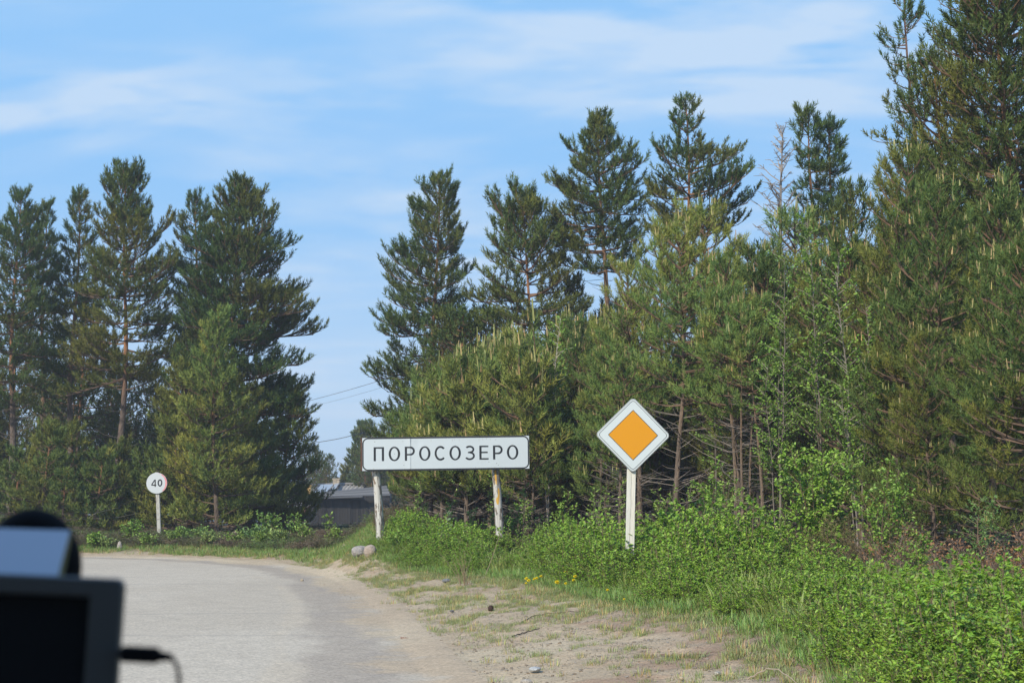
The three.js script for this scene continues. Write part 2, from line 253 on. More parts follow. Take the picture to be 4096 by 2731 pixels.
// A Scots pine. profile: rows of [height, reach to the left, reach to the right, reach in depth]; the crown hangs between base and top.
function pine(o) {
  const r = random(o.seed), crown = new Soup(), limbs = new Soup(), tips = new Soup(), H = o.height, prof = o.profile;
  const reach = (h, a) => { const L = table(prof.map((q) => [q[0], q[1]]), h), R = table(prof.map((q) => [q[0], q[2]]), h), D = table(prof.map((q) => [q[0], q[3] ?? (q[1] + q[2]) / 2]), h), cs = Math.cos(a); return Math.hypot((cs > 0 ? R : L) * cs, D * Math.sin(a)); };
  const lean = (o.lean ?? 0), wob = o.wobble ?? 0.12, ph = r() * 6;
  const axis = (h) => V(lean * h + wob * (Math.sin(h * 0.55 + ph) - Math.sin(ph)) * clamp(h / 3, 0, 1), h, wob * 0.7 * (Math.cos(h * 0.43 + ph) - Math.cos(ph)) * clamp(h / 3, 0, 1));
  const N = 26, pts = [], rad = [], r0 = o.trunk;
  for (let i = 0; i <= N; i++) { const h = (H * i) / N - (i ? 0 : 0.25); pts.push(axis(h)); rad.push(r0 * (1 - 0.93 * Math.pow(i / N, 0.85)) * (i ? 1 : 1.25)); }
  const orange = o.orange ?? 0.6, low = o.barkLow ?? [0.13, 0.10, 0.08], high = o.barkHigh ?? [0.36, 0.17, 0.075];
  const trunk = trunkGeometry(pts, rad, 9, (t, a, y) => { const n = 0.25 * noise2(a * 2, y * 3) ; return mix3(low, high, orange * smoothstep(t + 0.3 * n, 0.25, 0.6)).map((v) => v * (1 + n)); });
  const nl = o.needle ?? 0.1, nw = o.width ?? 0.026, nn = o.needles ?? 9, dens = o.density ?? 1, hueBias = o.warm ?? 0.3;
  const tint = (warm) => { const m = clamp(hueBias * 0.5 + warm + 0.35 * (r() - 0.5), 0, 1), v = (0.8 + 0.45 * r()) * (o.bright ?? 1); return mix3([0.056, 0.110, 0.030], [0.155, 0.150, 0.028], m).map((x) => x * v); };
  const wood = (v) => { const s = v * (0.8 + 0.4 * r()); return [0.14 * s, 0.092 * s, 0.062 * s]; };
  const up = o.up ?? 1;
  const put = (p, d, l, warm) => shoot(crown, p, d, l, nn, nl, nw, tint(warm), r);
  function twig(p, dir, len, rw, warm) {
    const q1 = p.clone().addScaledVector(dir, len * 0.55), d2 = dir.clone().addScaledVector(UP, 0.45 * up).normalize(), q2 = q1.clone().addScaledVector(d2, len * 0.45);
    limbs.stick([p, q1, q2], [rw, rw * 0.7, rw * 0.35], 3, wood(1));
    const n = Math.max(1, Math.round((len / (o.spacing ?? 0.11)) * dens));
    for (let i = 0; i < n; i++) { const t = 0.25 + 0.75 * ((i + r()) / n), b = t < 0.55 ? p.clone().lerp(q1, t / 0.55) : q1.clone().lerp(q2, (t - 0.55) / 0.45); put(b, dir.clone().multiplyScalar(0.55).add(V((r() - 0.5) * 1.3, 0.3 * up + r() * 0.55, (r() - 0.5) * 1.3)).normalize(), nl * (1.1 + r()), warm); }
    for (let i = 0; i < 2; i++) put(q2, d2.clone().add(V((r() - 0.5) * 0.9, 0.35 * up + 0.3 * r(), (r() - 0.5) * 0.9)).normalize(), nl * (1.6 + r()), warm);
    return q2;
  }
  function bough(h, a, e0, len, bare, rise) {
    const b = axis(h), steps_ = len > 1.2 ? 5 : 3, path = [b.clone()], dirs = []; let e = e0, az = a; const p = b.clone();
    const warm = clamp(0.55 * smoothstep(fbm(h * 0.5 + o.seed, Math.cos(a) + 3, 2), -0.1, 0.4) + (o.warmLow ?? 0.25) * (1 - h / H), 0, 0.8);
    for (let i = 0; i < steps_; i++) { const d = V(Math.cos(az) * Math.cos(e), Math.sin(e), Math.sin(az) * Math.cos(e)); dirs.push(d); p.addScaledVector(d, len / steps_); path.push(p.clone()); e += rise / steps_ + (r() - 0.5) * 0.22; az += (r() - 0.5) * 0.3; }
    const br = clamp(0.012 + 0.016 * len, 0.008, r0 * 0.45);
    limbs.stick(path, path.map((_, i) => br * (1 - 0.8 * (i / steps_))), 4, mix3(wood(1), [0.26, 0.13, 0.06], 0.45 * orange * smoothstep(h / H, 0.35, 0.7)));
    const along = (t) => { const f = clamp(t, 0, 0.999) * steps_, i = Math.floor(f); return [path[i].clone().lerp(path[i + 1], f - i), dirs[i]]; };
    const n = Math.max(2, Math.round(len * (o.twigs ?? 5.5) * dens));
    for (let i = 0; i < n; i++) {
      const t = bare + (1 - bare) * ((i + 0.3 + 0.6 * r()) / n), [q, d] = along(t), side = (i % 2 ? 1 : -1) * (0.5 + 0.6 * r()), dd = d.clone().applyAxisAngle(UP, side); dd.y += 0.12 + 0.3 * r() * up; dd.normalize();
      twig(q, dd, clamp((0.28 + 0.55 * (1 - t)) * len * (0.6 + 0.5 * r()), 0.16, 1.15), br * 0.4, warm);
    }
    const end = twig(path[steps_ - 1], dirs[steps_ - 1].clone().addScaledVector(UP, 0.2).normalize(), Math.max(0.2, len / steps_), br * 0.4, warm);
    return [end, path[steps_]];
  }
  const candle = (p, l) => { const k = mix3([0.50, 0.38, 0.18], [0.26, 0.28, 0.10], r()).map((v) => v * (0.85 + 0.3 * r())), d = V((r() - 0.5) * 0.25, 1, (r() - 0.5) * 0.25).multiplyScalar(l), w = o.candleWidth ?? 0.014; for (let j = 0; j < 2; j++) { const a = r() * 3.1 , sx = Math.cos(a) * w, sz = Math.sin(a) * w; const A = V(p.x - sx, p.y, p.z - sz), B = V(p.x + sx, p.y, p.z + sz), T = p.clone().add(d), C = T.clone().add(V(sx * 0.7, 0, sz * 0.7)); tips.tri(A, B, C, k); tips.tri(A, C, T, k); } };
  let h = H - (o.leader ?? 0.5), first = true;
  const base = o.base;
  while (h > base) {
    const f = (h - base) / (H - base), n = Math.round((o.whorl ?? 5) * (0.75 + 0.5 * r())), a0 = r() * 6.28;
    for (let i = 0; i < n; i++) {
      const a = a0 + (i / n) * 6.28 + (r() - 0.5) * 0.7, R = reach(h, a); if (R < 0.12 || r() < (o.gaps ?? 0.13)) continue;
      const len = R * (0.55 + 0.62 * Math.pow(r(), 0.9)), e0 = lerp(o.lowAngle ?? -0.12, o.topAngle ?? 0.7, Math.pow(f, 2.4)) + (r() - 0.5) * 0.35, rise = lerp(0.22, 0.4, f) * up;
      const [end] = bough(h + (r() - 0.5) * 0.25, a, e0, len / Math.max(0.5, Math.cos(e0 + rise * 0.4)), lerp(o.bare ?? 0.25, 0.06, f), rise);
      if (o.candles && r() < o.candles * (0.45 + 0.75 * f)) for (let k = 0; k < 3; k++) candle(end.clone().add(V((r() - 0.5) * 0.16, nl, (r() - 0.5) * 0.16)), (o.candleLength ?? 0.17) * (0.4 + 0.9 * r()));
    }
    h -= (o.step ?? 0.45) * lerp(1.15, 0.75, f) * (0.8 + 0.4 * r());
  }
  { const t = axis(H), b = axis(H - (o.leader ?? 0.5)); for (let i = 0; i < 9; i++) put(b.clone().lerp(t, i / 9), V((r() - 0.5) * 0.7, 1, (r() - 0.5) * 0.7).normalize(), nl * 1.6, 0.1); if (o.candles) for (let k = 0; k < 4; k++) candle(t.clone().add(V((r() - 0.5) * 0.1, 0, (r() - 0.5) * 0.1)), (o.candleLength ?? 0.17) * (k ? 0.9 : 1.5)); }
  // dead twigs on the bare lower trunk
  const dead = o.dead ?? 0;
  for (let i = 0; i < dead; i++) { const hh = 0.35 + (base + 0.3 - 0.35) * r(), a = r() * 6.28, b = axis(hh), l = (o.deadLength ?? 0.7) * (0.35 + 0.8 * r()), d = V(Math.cos(a), 0.15 + 0.5 * (r() - 0.4), Math.sin(a)).normalize(), q = b.clone().addScaledVector(d, l * 0.6), q2 = q.clone().add(d.clone().add(V((r() - 0.5) * 0.7, 0.25, (r() - 0.5) * 0.7)).multiplyScalar(l * 0.4)), v = 0.5 + 0.7 * r(); limbs.stick([b, q, q2], [0.011, 0.007, 0.003], 3, [0.21 * v, 0.18 * v, 0.155 * v]); if (r() < 0.5) limbs.stick([q, q.clone().add(V((r() - 0.5) * l, 0.1 * l, (r() - 0.5) * l))], [0.006, 0.003], 3, [0.2 * v, 0.17 * v, 0.15 * v]); }
  return { trunk, crown, limbs, tips };
}
function plantPine(name, label, category, place, turn, group, o) {
  const b = pine(o), t = thing(name, label, category, place, turn, group);
  part(t, 'trunk', b.trunk, M.bark); part(t, 'limbs', b.limbs.geometry(), M.limb); part(t, 'crown', b.crown.geometry(), M.needle);
  if (b.tips.triangles) part(t, 'young_shoots', b.tips.geometry(), M.candle).userData.kind = 'stuff';
  TRIANGLES += b.limbs.triangles + b.crown.triangles + b.tips.triangles;
  return t;
}
// a copy of a grown thing: same parts, another place, size and label
function copyOf(root, place, turn, scale, label, group) {
  const c = root.clone(); c.name = numbered(root.name.replace(/_\d+$/, '')); scene.add(c); c.position.copy(place); c.rotation.y = turn; c.scale.set(...(Array.isArray(scale) ? scale : [scale, scale, scale]));
  c.userData = { ...root.userData, label }; if (group) c.userData.group = group; return c;
}
// small leafy trees and bushes: stems, twigs and folded leaves
function leafFace(soup, p, dir, size, wide, k, r) {
  _n.set(r() - 0.5, r() * 0.9, r() - 0.5).normalize(); _s.copy(dir).cross(_n).normalize(); _n.copy(_s).cross(dir).normalize();
  const w = size * wide, m = p.clone().addScaledVector(dir, size * 0.45).addScaledVector(_n, -size * 0.07), t = p.clone().addScaledVector(dir, size).addScaledVector(_n, -size * 0.14 * r()), a = m.clone().addScaledVector(_s, w).addScaledVector(_n, size * 0.16), b = m.clone().addScaledVector(_s, -w).addScaledVector(_n, size * 0.16);
  soup.tri(p, a, t, k); soup.tri(p, t, b, k);
}
function leafy(o) {
  const r = random(o.seed), wood = new Soup(), leaves = new Soup(), H = o.height, bark = o.bark ?? [0.16, 0.11, 0.07];
  const green = () => { const m = r(), v = 0.75 + 0.5 * r(); return mix3(o.green ?? [0.15, 0.29, 0.04], o.green2 ?? [0.27, 0.38, 0.07], m * m).map((x) => x * v); };
  for (let s = 0; s < (o.stems ?? 3); s++) {
    const a = r() * 6.28, sp = (o.spread ?? 0.25) * (0.3 + r()), h = H * (s ? 0.55 + 0.45 * r() : 1), path = [], n = 7, b = V((r() - 0.5) * (o.foot ?? 0.2), 0, (r() - 0.5) * (o.foot ?? 0.2));
    for (let i = 0; i <= n; i++) { const t = i / n; path.push(b.clone().add(V(Math.cos(a) * sp * h * t * (0.6 + 0.4 * t) + 0.03 * h * (r() - 0.5) * t, h * t - (i ? 0 : 0.1), Math.sin(a) * sp * h * t * (0.6 + 0.4 * t) + 0.03 * h * (r() - 0.5) * t))); }
    const r0 = (o.stem ?? 0.012) * (s ? 0.7 : 1); wood.stick(path, path.map((_, i) => r0 * (1 - 0.85 * (i / n))), 5, bark);
    const nb = Math.round((o.branches ?? 14) * (h / H));
    for (let j = 0; j < nb; j++) {
      const t = lerp(o.from ?? 0.15, 0.99, (j + r()) / nb), f = t * n, i = Math.min(n - 1, Math.floor(f)), q = path[i].clone().lerp(path[i + 1], f - i), az = r() * 6.28, e = 0.35 + 0.5 * r() - (o.droop ?? 0), l = (o.reach ?? 0.35) * (0.4 + 0.7 * r()) * (1.15 - 0.75 * t), d = V(Math.cos(az) * Math.cos(e), Math.sin(e), Math.sin(az) * Math.cos(e)), q2 = q.clone().addScaledVector(d, l);
      q2.y -= (o.droop ?? 0) * l * 0.3; wood.stick([q, q.clone().lerp(q2, 0.5).add(V(0, l * 0.06, 0)), q2], [r0 * 0.35, r0 * 0.25, r0 * 0.12], 3, bark.map((v) => v * 1.1));
      const nl = Math.round((o.leaves ?? 10) * (0.4 + 0.9 * r()));
      for (let k = 0; k < nl; k++) { const tt = 0.2 + 0.85 * ((k + r()) / nl), p = q.clone().lerp(q2, tt); p.x += (r() - 0.5) * l * 0.16; p.y += (r() - 0.5) * l * 0.14; p.z += (r() - 0.5) * l * 0.16; leafFace(leaves, p, V(r() - 0.5 + d.x * 0.5, r() * 0.7 - 0.2, r() - 0.5 + d.z * 0.5).normalize(), (o.leaf ?? 0.04) * (0.65 + 0.6 * r()), o.wide ?? 0.32, green(), r); }
    }
  }
  return { wood, leaves };
}
function plantLeafy(name, label, category, place, turn, group, o) {
  const b = leafy(o), t = thing(name, label, category, place, turn, group);
  part(t, 'stems', b.wood.geometry(), M.limb); if (b.leaves.triangles) part(t, 'foliage', b.leaves.geometry(), M.leaf);
  TRIANGLES += b.wood.triangles + b.leaves.triangles; return t;
}
// many copies of one clump scattered as ground cover
const COPIES = { n: 0 };
function scatter(parent, name, geometry, material, places) {
  const m = new THREE.InstancedMesh(geometry, material, places.length); m.name = name; m.castShadow = m.receiveShadow = true; m.userData.kind = 'stuff';
  const q = new THREE.Quaternion(), e = new THREE.Euler(), X = new THREE.Matrix4();
  places.forEach(([x, y, z, turn, s, sy, tx, tz], i) => m.setMatrixAt(i, X.compose(V(x, y, z), q.setFromEuler(e.set(tx ?? 0, turn, tz ?? 0)), V(s, sy ?? s, s))));
  COPIES.n += places.length; parent.add(m); return m;
}
function stuff(name, label, category) { const g = new THREE.Group(); g.name = numbered(name); g.userData = { kind: 'stuff', label, category }; scene.add(g); return g; }

// ---------------------------------------------------------------- the pines: outlines as measured, [row, reach left, reach right] in the photograph's pixels
function skylinePine(label, px, d, top, rows, o, group, name = 'pine_tree', category = 'pine tree') {
  const base = onGround(px, d), m = d / F, H = at(px, top, d).y - base.y;
  const profile = rows.map(([y, L, R, D]) => [at(px, y, d).y - base.y - (0.2 + 0.55 * smoothstep((rows[rows.length - 1][0] - y) / (rows[rows.length - 1][0] - top), 0.4, 1)) * ((L + R) / 2) * m, L * m, R * m, (D ?? (L + R) / 2) * m]).sort((a, b) => a[0] - b[0]);
  return plantPine(name, label, category, base, 0, group, { seed: Math.round(px * 7 + top), height: H, profile, base: at(px, rows[rows.length - 1][0], d).y - base.y, trunk: 0.011 * H + 0.02, ...o });
}
const TALL = { needle: 0.135, width: 0.03, needles: 11, spacing: 0.125, density: 0.95, warm: 0.3, orange: 0.85, dead: 26, deadLength: 1.2, step: 0.42, whorl: 6, twigs: 5.5 };
const ROW = 'mature pines along the skyline';
// left of the road bend
skylinePine('dark pine with bare orange lower trunk at the left edge of the photo', 38, 60, 763, [[770, 10, 15], [860, 50, 60], [930, 90, 110], [1100, 120, 150], [1300, 150, 170], [1500, 160, 150], [1640, 110, 110]], { ...TALL, gaps: 0.14 }, ROW);
skylinePine('thin pine with forked tips just right of the edge pine with the orange trunk', 140, 66, 815, [[830, 10, 12], [950, 40, 50], [1150, 80, 90], [1400, 90, 100], [1640, 90, 90]], { ...TALL, topAngle: 1.0, gaps: 0.16 }, ROW);
skylinePine('slender spire-topped pine left of the broad pine with the orange branching trunk', 287, 62, 757, [[765, 10, 10], [840, 34, 34], [960, 66, 66], [1100, 95, 80], [1300, 110, 110], [1600, 110, 110]], { ...TALL, gaps: 0.14 }, ROW);
skylinePine('broad pine with several upright tips and an orange trunk behind the speed limit sign', 462, 58, 692, [[700, 30, 30], [780, 95, 100], [850, 110, 160], [930, 105, 185], [1090, 195, 220], [1300, 270, 215], [1450, 250, 200], [1560, 170, 130]], { ...TALL, warm: 0.62, orange: 1, topAngle: 1.05, whorl: 6 }, ROW);
skylinePine('narrow pine top standing against the left side of the largest left-hand pine', 762, 62, 770, [[780, 18, 18], [850, 50, 50], [920, 90, 70], [1100, 110, 90], [1400, 120, 110], [1700, 120, 110]], TALL, ROW);
skylinePine('largest left-hand pine, dark and ragged, its right side open to the sky gap', 935, 57, 722, [[735, 22, 22], [790, 80, 80], [860, 100, 120], [914, 120, 190], [1000, 130, 230], [1110, 170, 275], [1190, 190, 290], [1294, 200, 285], [1360, 200, 260], [1478, 210, 285], [1600, 220, 325], [1680, 220, 280], [1740, 200, 200], [1800, 150, 90]], { ...TALL, warm: 0.12, bright: 0.95, whorl: 8, gaps: 0.1, step: 0.36, warmLow: 0.1 }, ROW);
// beyond the town name sign
skylinePine('tall pine with open crown just right of the sky gap, above the town name sign', 1752, 55, 705, [[715, 12, 12], [768, 80, 85], [884, 100, 90], [930, 150, 80], [1009, 155, 110], [1080, 170, 150], [1170, 225, 130], [1286, 260, 130], [1402, 260, 150], [1491, 310, 150], [1634, 300, 150], [1760, 240, 140]], { ...TALL, warm: 0.3, gaps: 0.12, whorl: 6 }, ROW);
skylinePine('small dark pine peeking out left of the town name sign', 1436, 126, 1695, [[1700, 8, 8], [1760, 40, 40], [1850, 75, 75], [1990, 80, 90]], { ...TALL, dead: 0, needle: 0.22, width: 0.08, spacing: 0.2, twigs: 3 }, ROW);
skylinePine('pale green pine with a flat many-tipped top between the two tallest central pines', 2095, 50, 786, [[795, 40, 24], [850, 125, 80], [960, 200, 150], [1050, 225, 205], [1250, 230, 220], [1500, 200, 200]], { ...TALL, warm: 0.55, bright: 1.12, topAngle: 1.1, whorl: 6 }, ROW);
skylinePine('tall dense dark pine with a visible trunk below its crown, right of the photo centre', 2405, 50, 449, [[460, 14, 14], [530, 40, 55], [590, 125, 130], [723, 190, 165], [850, 190, 165], [950, 190, 170], [1040, 170, 180], [1090, 90, 110]], { ...TALL, warm: 0.35, whorl: 8, gaps: 0.1, barkHigh: [0.26, 0.15, 0.09] }, ROW);
skylinePine('pine with a narrow spire above a wide flat-spreading crown', 2772, 48, 390, [[400, 12, 12], [440, 50, 62], [500, 72, 72], [590, 68, 80], [640, 80, 190], [700, 145, 315], [770, 165, 310], [850, 160, 320], [950, 130, 250]], { ...TALL, warm: 0.2, whorl: 6, needle: 0.115, lowAngle: 0.1 }, ROW);
skylinePine('loose two-tipped pine, left stem, beside the bare dead tree', 3268, 45, 428, [[438, 12, 12], [490, 70, 40], [560, 60, 50], [640, 40, 60], [760, 50, 80], [900, 80, 100], [1000, 90, 100]], { ...TALL, gaps: 0.25, warm: 0.15 }, ROW);
skylinePine('loose two-tipped pine, right stem, leaning towards the large right-hand pines', 3352, 45.5, 465, [[475, 10, 25], [520, 30, 58], [600, 50, 50], [700, 60, 60], [820, 60, 70], [960, 100, 110]], { ...TALL, gaps: 0.15, warm: 0.15 }, ROW);
skylinePine('tallest pine, sparse and see-through, rising above the right-hand forest', 3684, 38, -25, [[-10, 30, 20], [60, 85, 70], [120, 110, 95], [200, 120, 110], [280, 190, 70], [390, 175, 90], [500, 170, 110], [620, 160, 120], [800, 150, 120]], { ...TALL, gaps: 0.4, whorl: 5, density: 0.55, barkHigh: [0.24, 0.14, 0.10], orange: 0.7, needle: 0.115 }, ROW);
skylinePine('broad dark pine below the tallest sparse pine, its left side edging the sky', 3800, 31, 205, [[215, 20, 20], [300, 90, 90], [431, 165, 150], [630, 240, 220], [800, 320, 300], [1100, 340, 330], [1500, 320, 320], [1700, 280, 280]], { ...TALL, needle: 0.11, width: 0.026, needles: 9, whorl: 7, warm: 0.4, spacing: 0.11, twigs: 5 }, ROW);
skylinePine('huge dark pine filling the upper right corner of the photo', 4075, 29, -330, [[-300, 40, 40], [-60, 190, 190], [100, 240, 260], [300, 270, 290], [600, 300, 300], [1000, 310, 320], [1500, 300, 320], [1750, 260, 260]], { ...TALL, needle: 0.11, width: 0.026, needles: 9, whorl: 9, step: 0.34, warm: 0.35, spacing: 0.11, twigs: 5, gaps: 0.03 }, ROW);

// the bare dead tree
{
  const r = random(41), base = onGround(3155, 43.5), m = 43.5 / F, H = at(3155, 498, 43.5).y - base.y, wood = new Soup(), t = thing('dead_tree', 'bare grey dead tree without needles standing against the sky', 'dead tree', base), pts = [], rad = [];
  for (let i = 0; i <= 14; i++) { const h = (H * i) / 14; pts.push(V(0.1 * Math.sin(h * 0.6), h - (i ? 0 : 0.2), 0.06 * Math.sin(h))); rad.push(0.14 * (1 - 0.93 * i / 14)); }
  const k = [0.33, 0.29, 0.26];
  part(t, 'trunk', trunkGeometry(pts, rad, 8, (q, a, y) => k.map((v) => v * (1 + 0.25 * noise2(a * 2, y * 3)))), M.bark);
  for (let i = 0; i < 74; i++) {
    const h = lerp(H * 0.6, H * 0.985, r()), a = r() * 6.28, f = (H - h) / (H * 0.4), l = lerp(0.3, 1.15, f) * (0.5 + 0.7 * r()), e = lerp(0.2, 0.95, 1 - f) + 0.3 * (r() - 0.5), b = V(0.1 * Math.sin(h * 0.6), h, 0.06 * Math.sin(h)), d = V(Math.cos(a) * Math.cos(e), Math.sin(e), Math.sin(a) * Math.cos(e)), q = b.clone().addScaledVector(d, l * 0.5), q2 = b.clone().addScaledVector(d, l).add(V(0, 0.12 * l, 0)), s = 0.7 + 0.5 * r();
    wood.stick([b, q, q2], [0.024, 0.016, 0.008], 3, k.map((v) => v * s));
    for (let j = 0; j < 5; j++) { const c = b.clone().lerp(q2, 0.3 + 0.7 * r()), g = V(r() - 0.5, 0.25 * r(), r() - 0.5).multiplyScalar(l * 0.75); wood.stick([c, c.clone().add(g)], [0.012, 0.006], 3, k.map((v) => v * s * 0.85)); }
  }
  wood.stick([V(0, H * 0.62, 0), V(0.9, H * 0.625, 0.1), V(1.75, H * 0.64, 0.2)], [0.035, 0.028, 0.01], 4, [0.42, 0.33, 0.24]);
  part(t, 'branches', wood.geometry(), M.limb); TRIANGLES += wood.triangles;
}

// young pines at the forest edge: a few grown, the rest copies of them
const YOUNG = { needle: 0.1, width: 0.017, needles: 11, spacing: 0.095, warm: 0.36, bright: 1.85, orange: 0.55, barkLow: [0.17, 0.13, 0.10], barkHigh: [0.30, 0.19, 0.11], whorl: 6, step: 0.3, topAngle: 0.9, lowAngle: 0.1, twigs: 4.3, gaps: 0.2, candles: 0.5, candleLength: 0.17, candleWidth: 0.012, leader: 0.55, dead: 60, deadLength: 1.1, warmLow: 0.15 };
const cone = (H, base, R, p = 0.75) => [0, 0.12, 0.3, 0.5, 0.75, 0.92, 1].map((t) => { const r = R * Math.min(1, Math.pow((1 - t) * 1.25, p)) * (t < 0.12 ? 0.75 : 1) + 0.06; return [lerp(base, H, t), r, r, r]; });
const protos = { edge: [], full: [], thin: [], slim: [] };
const EDGEPINES = 'young pines along the forest edge', THIN = 'thin young pines in the thicket behind the town name sign', LOW = 'low young pines under the left-hand pines';
const grown = (list, kind, seed, label, place, o, group, name = 'young_pine') => { const t = plantPine(name, label, 'young pine', place, 0, group, { ...YOUNG, seed, ...o }); list.push([t, o.height]); return t; };
const edgeSpots = [   // photograph x, distance, top row, build, label
  [2702, 33, 872, 'edge', 'young pine with a long bare lower trunk right of the priority road sign'],
  [2960, 31, 1015, 'edge', 'young pine standing over the clump of pale thin trunks near the birch bush'],
  [2560, 36, 1060, 'edge', 'young pine rising just behind the top of the priority road sign'],
  [3680, 27.5, 615, 'full', 'tall bushy young pine with many pale upright shoots below the tallest sparse pine'],
  [3835, 24.5, 735, 'full', 'bushy young pine covered in tan upright shoots in front of the huge corner pine'],
  [3440, 29, 905, 'full', 'dense young pine left of the bushiest pines, edging the birch sapling'],
  [2800, 38, 800, 'edge', 'young pine with pale tips directly under the wide flat-spreading crown'],
  [3165, 36, 845, 'edge', 'dark narrow young pine in front of the dead tree'],
  [3040, 33, 985, 'full', 'young pine between the dead tree and the pale trunks'],
  [2420, 37, 1290, 'edge', 'young pine left of the priority road sign below the tall dense pine'],
  [3970, 21.5, 1010, 'full', 'bushy young pine above the rowan sapling'],
  [4110, 20, 900, 'full', 'dark young pine cut off by the right edge of the photo'],
  [3300, 31, 1110, 'full', 'young pine directly behind the birch bush'],
  [3590, 25, 1120, 'full', 'low-branched young pine right of the birch bush'],
  [2620, 39, 950, 'edge', 'young pine half hidden behind the bare-trunked pine'],
  [2890, 34.5, 1130, 'edge', 'spindly young pine left of the pale trunk clump'],
  [2300, 39, 1330, 'full', 'young pine above the right end of the town name sign'],
  [3220, 33.5, 1010, 'edge', 'young pine right of the dead tree trunk'],
  [3740, 22.5, 1330, 'full', 'small bushy pine in front of the tallest young pine'],
  [2480, 33.5, 1420, 'edge', 'short young pine behind the upper left edge of the priority road sign'],
  [4000, 26, 720, 'full', 'tall young pine at the foot of the huge corner pine'],
  [2946, 30.4, 1130, 'slim', 'leftmost of the pale thin trunks standing in a close clump', 1.1],
  [2972, 30, 1200, 'slim', 'middle trunk of the close clump of pale thin trunks', 0.9],
  [2996, 30.2, 1170, 'slim', 'rightmost of the pale thin trunks standing in a close clump', 1],
  [3052, 29.4, 1300, 'slim', 'thin lone trunk just right of the clump of pale trunks', 1.1],
];
edgeSpots.forEach(([px, d, top, kind, label, thin = 1.05], i) => {
  const base = onGround(px, d), H = at(px, top, d).y - base.y, list = protos[kind], want = kind === 'slim' ? 1 : 3;
  if (list.length < want) {
    const k = kind === 'slim' ? { height: H, base: H * 0.6, profile: cone(H, H * 0.6, 0.62, 0.8), trunk: 0.05, step: 0.26, dead: 34, deadLength: 0.6, barkLow: [0.22, 0.165, 0.12], density: 0.8 } : kind === 'edge' ? { height: H, base: H * 0.4, profile: cone(H, H * 0.4, H * 0.15 + 0.08), trunk: 0.075 } : { height: H, base: H * 0.06, profile: cone(H, H * 0.06, H * 0.185 + 0.08, 0.8), trunk: 0.085, dead: 20, step: 0.3, warm: 0.32, bright: 1.2, candles: 0.55 };
    grown(list, kind, 900 + i * 31, label, base, k, EDGEPINES);
  } else { const [p, h] = list[i % want], s = H / h; copyOf(p, base, i * 2.1, [s * thin, s, s * thin], label, EDGEPINES); }
});
// the thicket behind the town sign: thin trunks, crowns from shoulder height
{
  const r = random(64), spots = [];
  for (let i = 0; i < 38; i++) { const px = 1650 + (i / 37) * 800 + (r() - 0.5) * 30, d = lerp(39, 46, r()) - (px > 2100 ? 2 : 0), top = table([[1540, 1660], [1640, 1590], [1750, 1520], [1880, 1470], [2020, 1400], [2180, 1350], [2450, 1330]], px) + (r() - 0.35) * 230; spots.push([px, d, top]); }
  for (let i = 0; i < 6; i++) spots.push([2350 + 130 * i + 60 * r(), lerp(34, 40, r()), 1350 + 150 * r()]);
  spots.sort((a, b) => a[0] - b[0]);
  spots.forEach(([px, d, top], i) => {
    const base = onGround(px, d), H = at(px, top, d).y - base.y, label = ORDINAL[i] + ' thin young pine from the left in the thicket behind the signs';
    if (i % 9 === 0 && protos.thin.length < 4) grown(protos.thin, 'thin', 300 + i, label, base, { height: H, base: H * 0.2, profile: cone(H, H * 0.2, 0.72, 0.7), trunk: 0.042, step: 0.25, warm: 0.36, bright: 1.6, needles: 13, needle: 0.105, width: 0.016, dead: 30, deadLength: 0.5, candles: 0.6, candleLength: 0.2, candleWidth: 0.014 }, THIN);
    else { const [p, h] = protos.thin[i % protos.thin.length], s = H / h; copyOf(p, base, i * 1.7, [s * 1.1, s, s * 1.1], label, THIN); }
  });
}
// low pines under the left-hand group
{
  const spots = [[868, 52, 1235, 'light green cone-shaped young pine in front of the largest left-hand pine'], [60, 55, 1790], [170, 54, 1690], [300, 56, 1700], [250, 53, 1880], [390, 54, 1800], [480, 57, 1760], [560, 55, 1840], [700, 53.5, 1700], [760, 55, 1440], [1000, 54, 1700], [1060, 55, 1700], [1130, 57, 1540], [1165, 60, 1890], [110, 58, 1930], [345, 53, 1990], [95, 53, 2010], [455, 53.5, 2030]];
  spots.sort((a, b) => a[0] - b[0]);
  const list = [], high = spots.map(([px, d, top]) => { const base = onGround(px, d); return at(px, top, d).y - base.y; }), order = spots.map((_, i) => i).filter((i) => !spots[i][3]).sort((a, b) => high[a] - high[b]), seeds = new Set([0.1, 0.4, 0.7, 0.95].map((f) => order[Math.floor(f * (order.length - 1))]));
  const spec = (H, own) => ({ ...TALL, height: H, base: H * 0.04, profile: cone(H, H * 0.04, H * (own ? 0.165 : 0.2) + 0.2, 0.8), trunk: 0.03 + 0.01 * H, warm: own ? 0.55 : 0.4, bright: own ? 1.7 : 1.25, dead: 8, lowAngle: 0.05, step: 0.34, twigs: 5, bare: 0.15 });
  let k = 0; const labels = spots.map((s) => s[3] ?? ORDINAL[k++] + ' low pine from the left under the left-hand pines');
  spots.forEach(([px, d, top, own], i) => { if (own || seeds.has(i)) { const t = plantPine('young_pine', labels[i], 'young pine', onGround(px, d), 0, LOW, { seed: 50 + i * 13, ...spec(high[i], own) }); if (!own) list.push([t, high[i]]); } });
  spots.forEach(([px, d], i) => { if (spots[i][3] || seeds.has(i)) return; const near = [...list].sort((a, b) => Math.abs(Math.log(a[1] / high[i])) - Math.abs(Math.log(b[1] / high[i])))[0], s = high[i] / near[1]; copyOf(near[0], onGround(px, d), i * 1.9, [s * 1.1, s, s * 1.1], labels[i], LOW); });
}
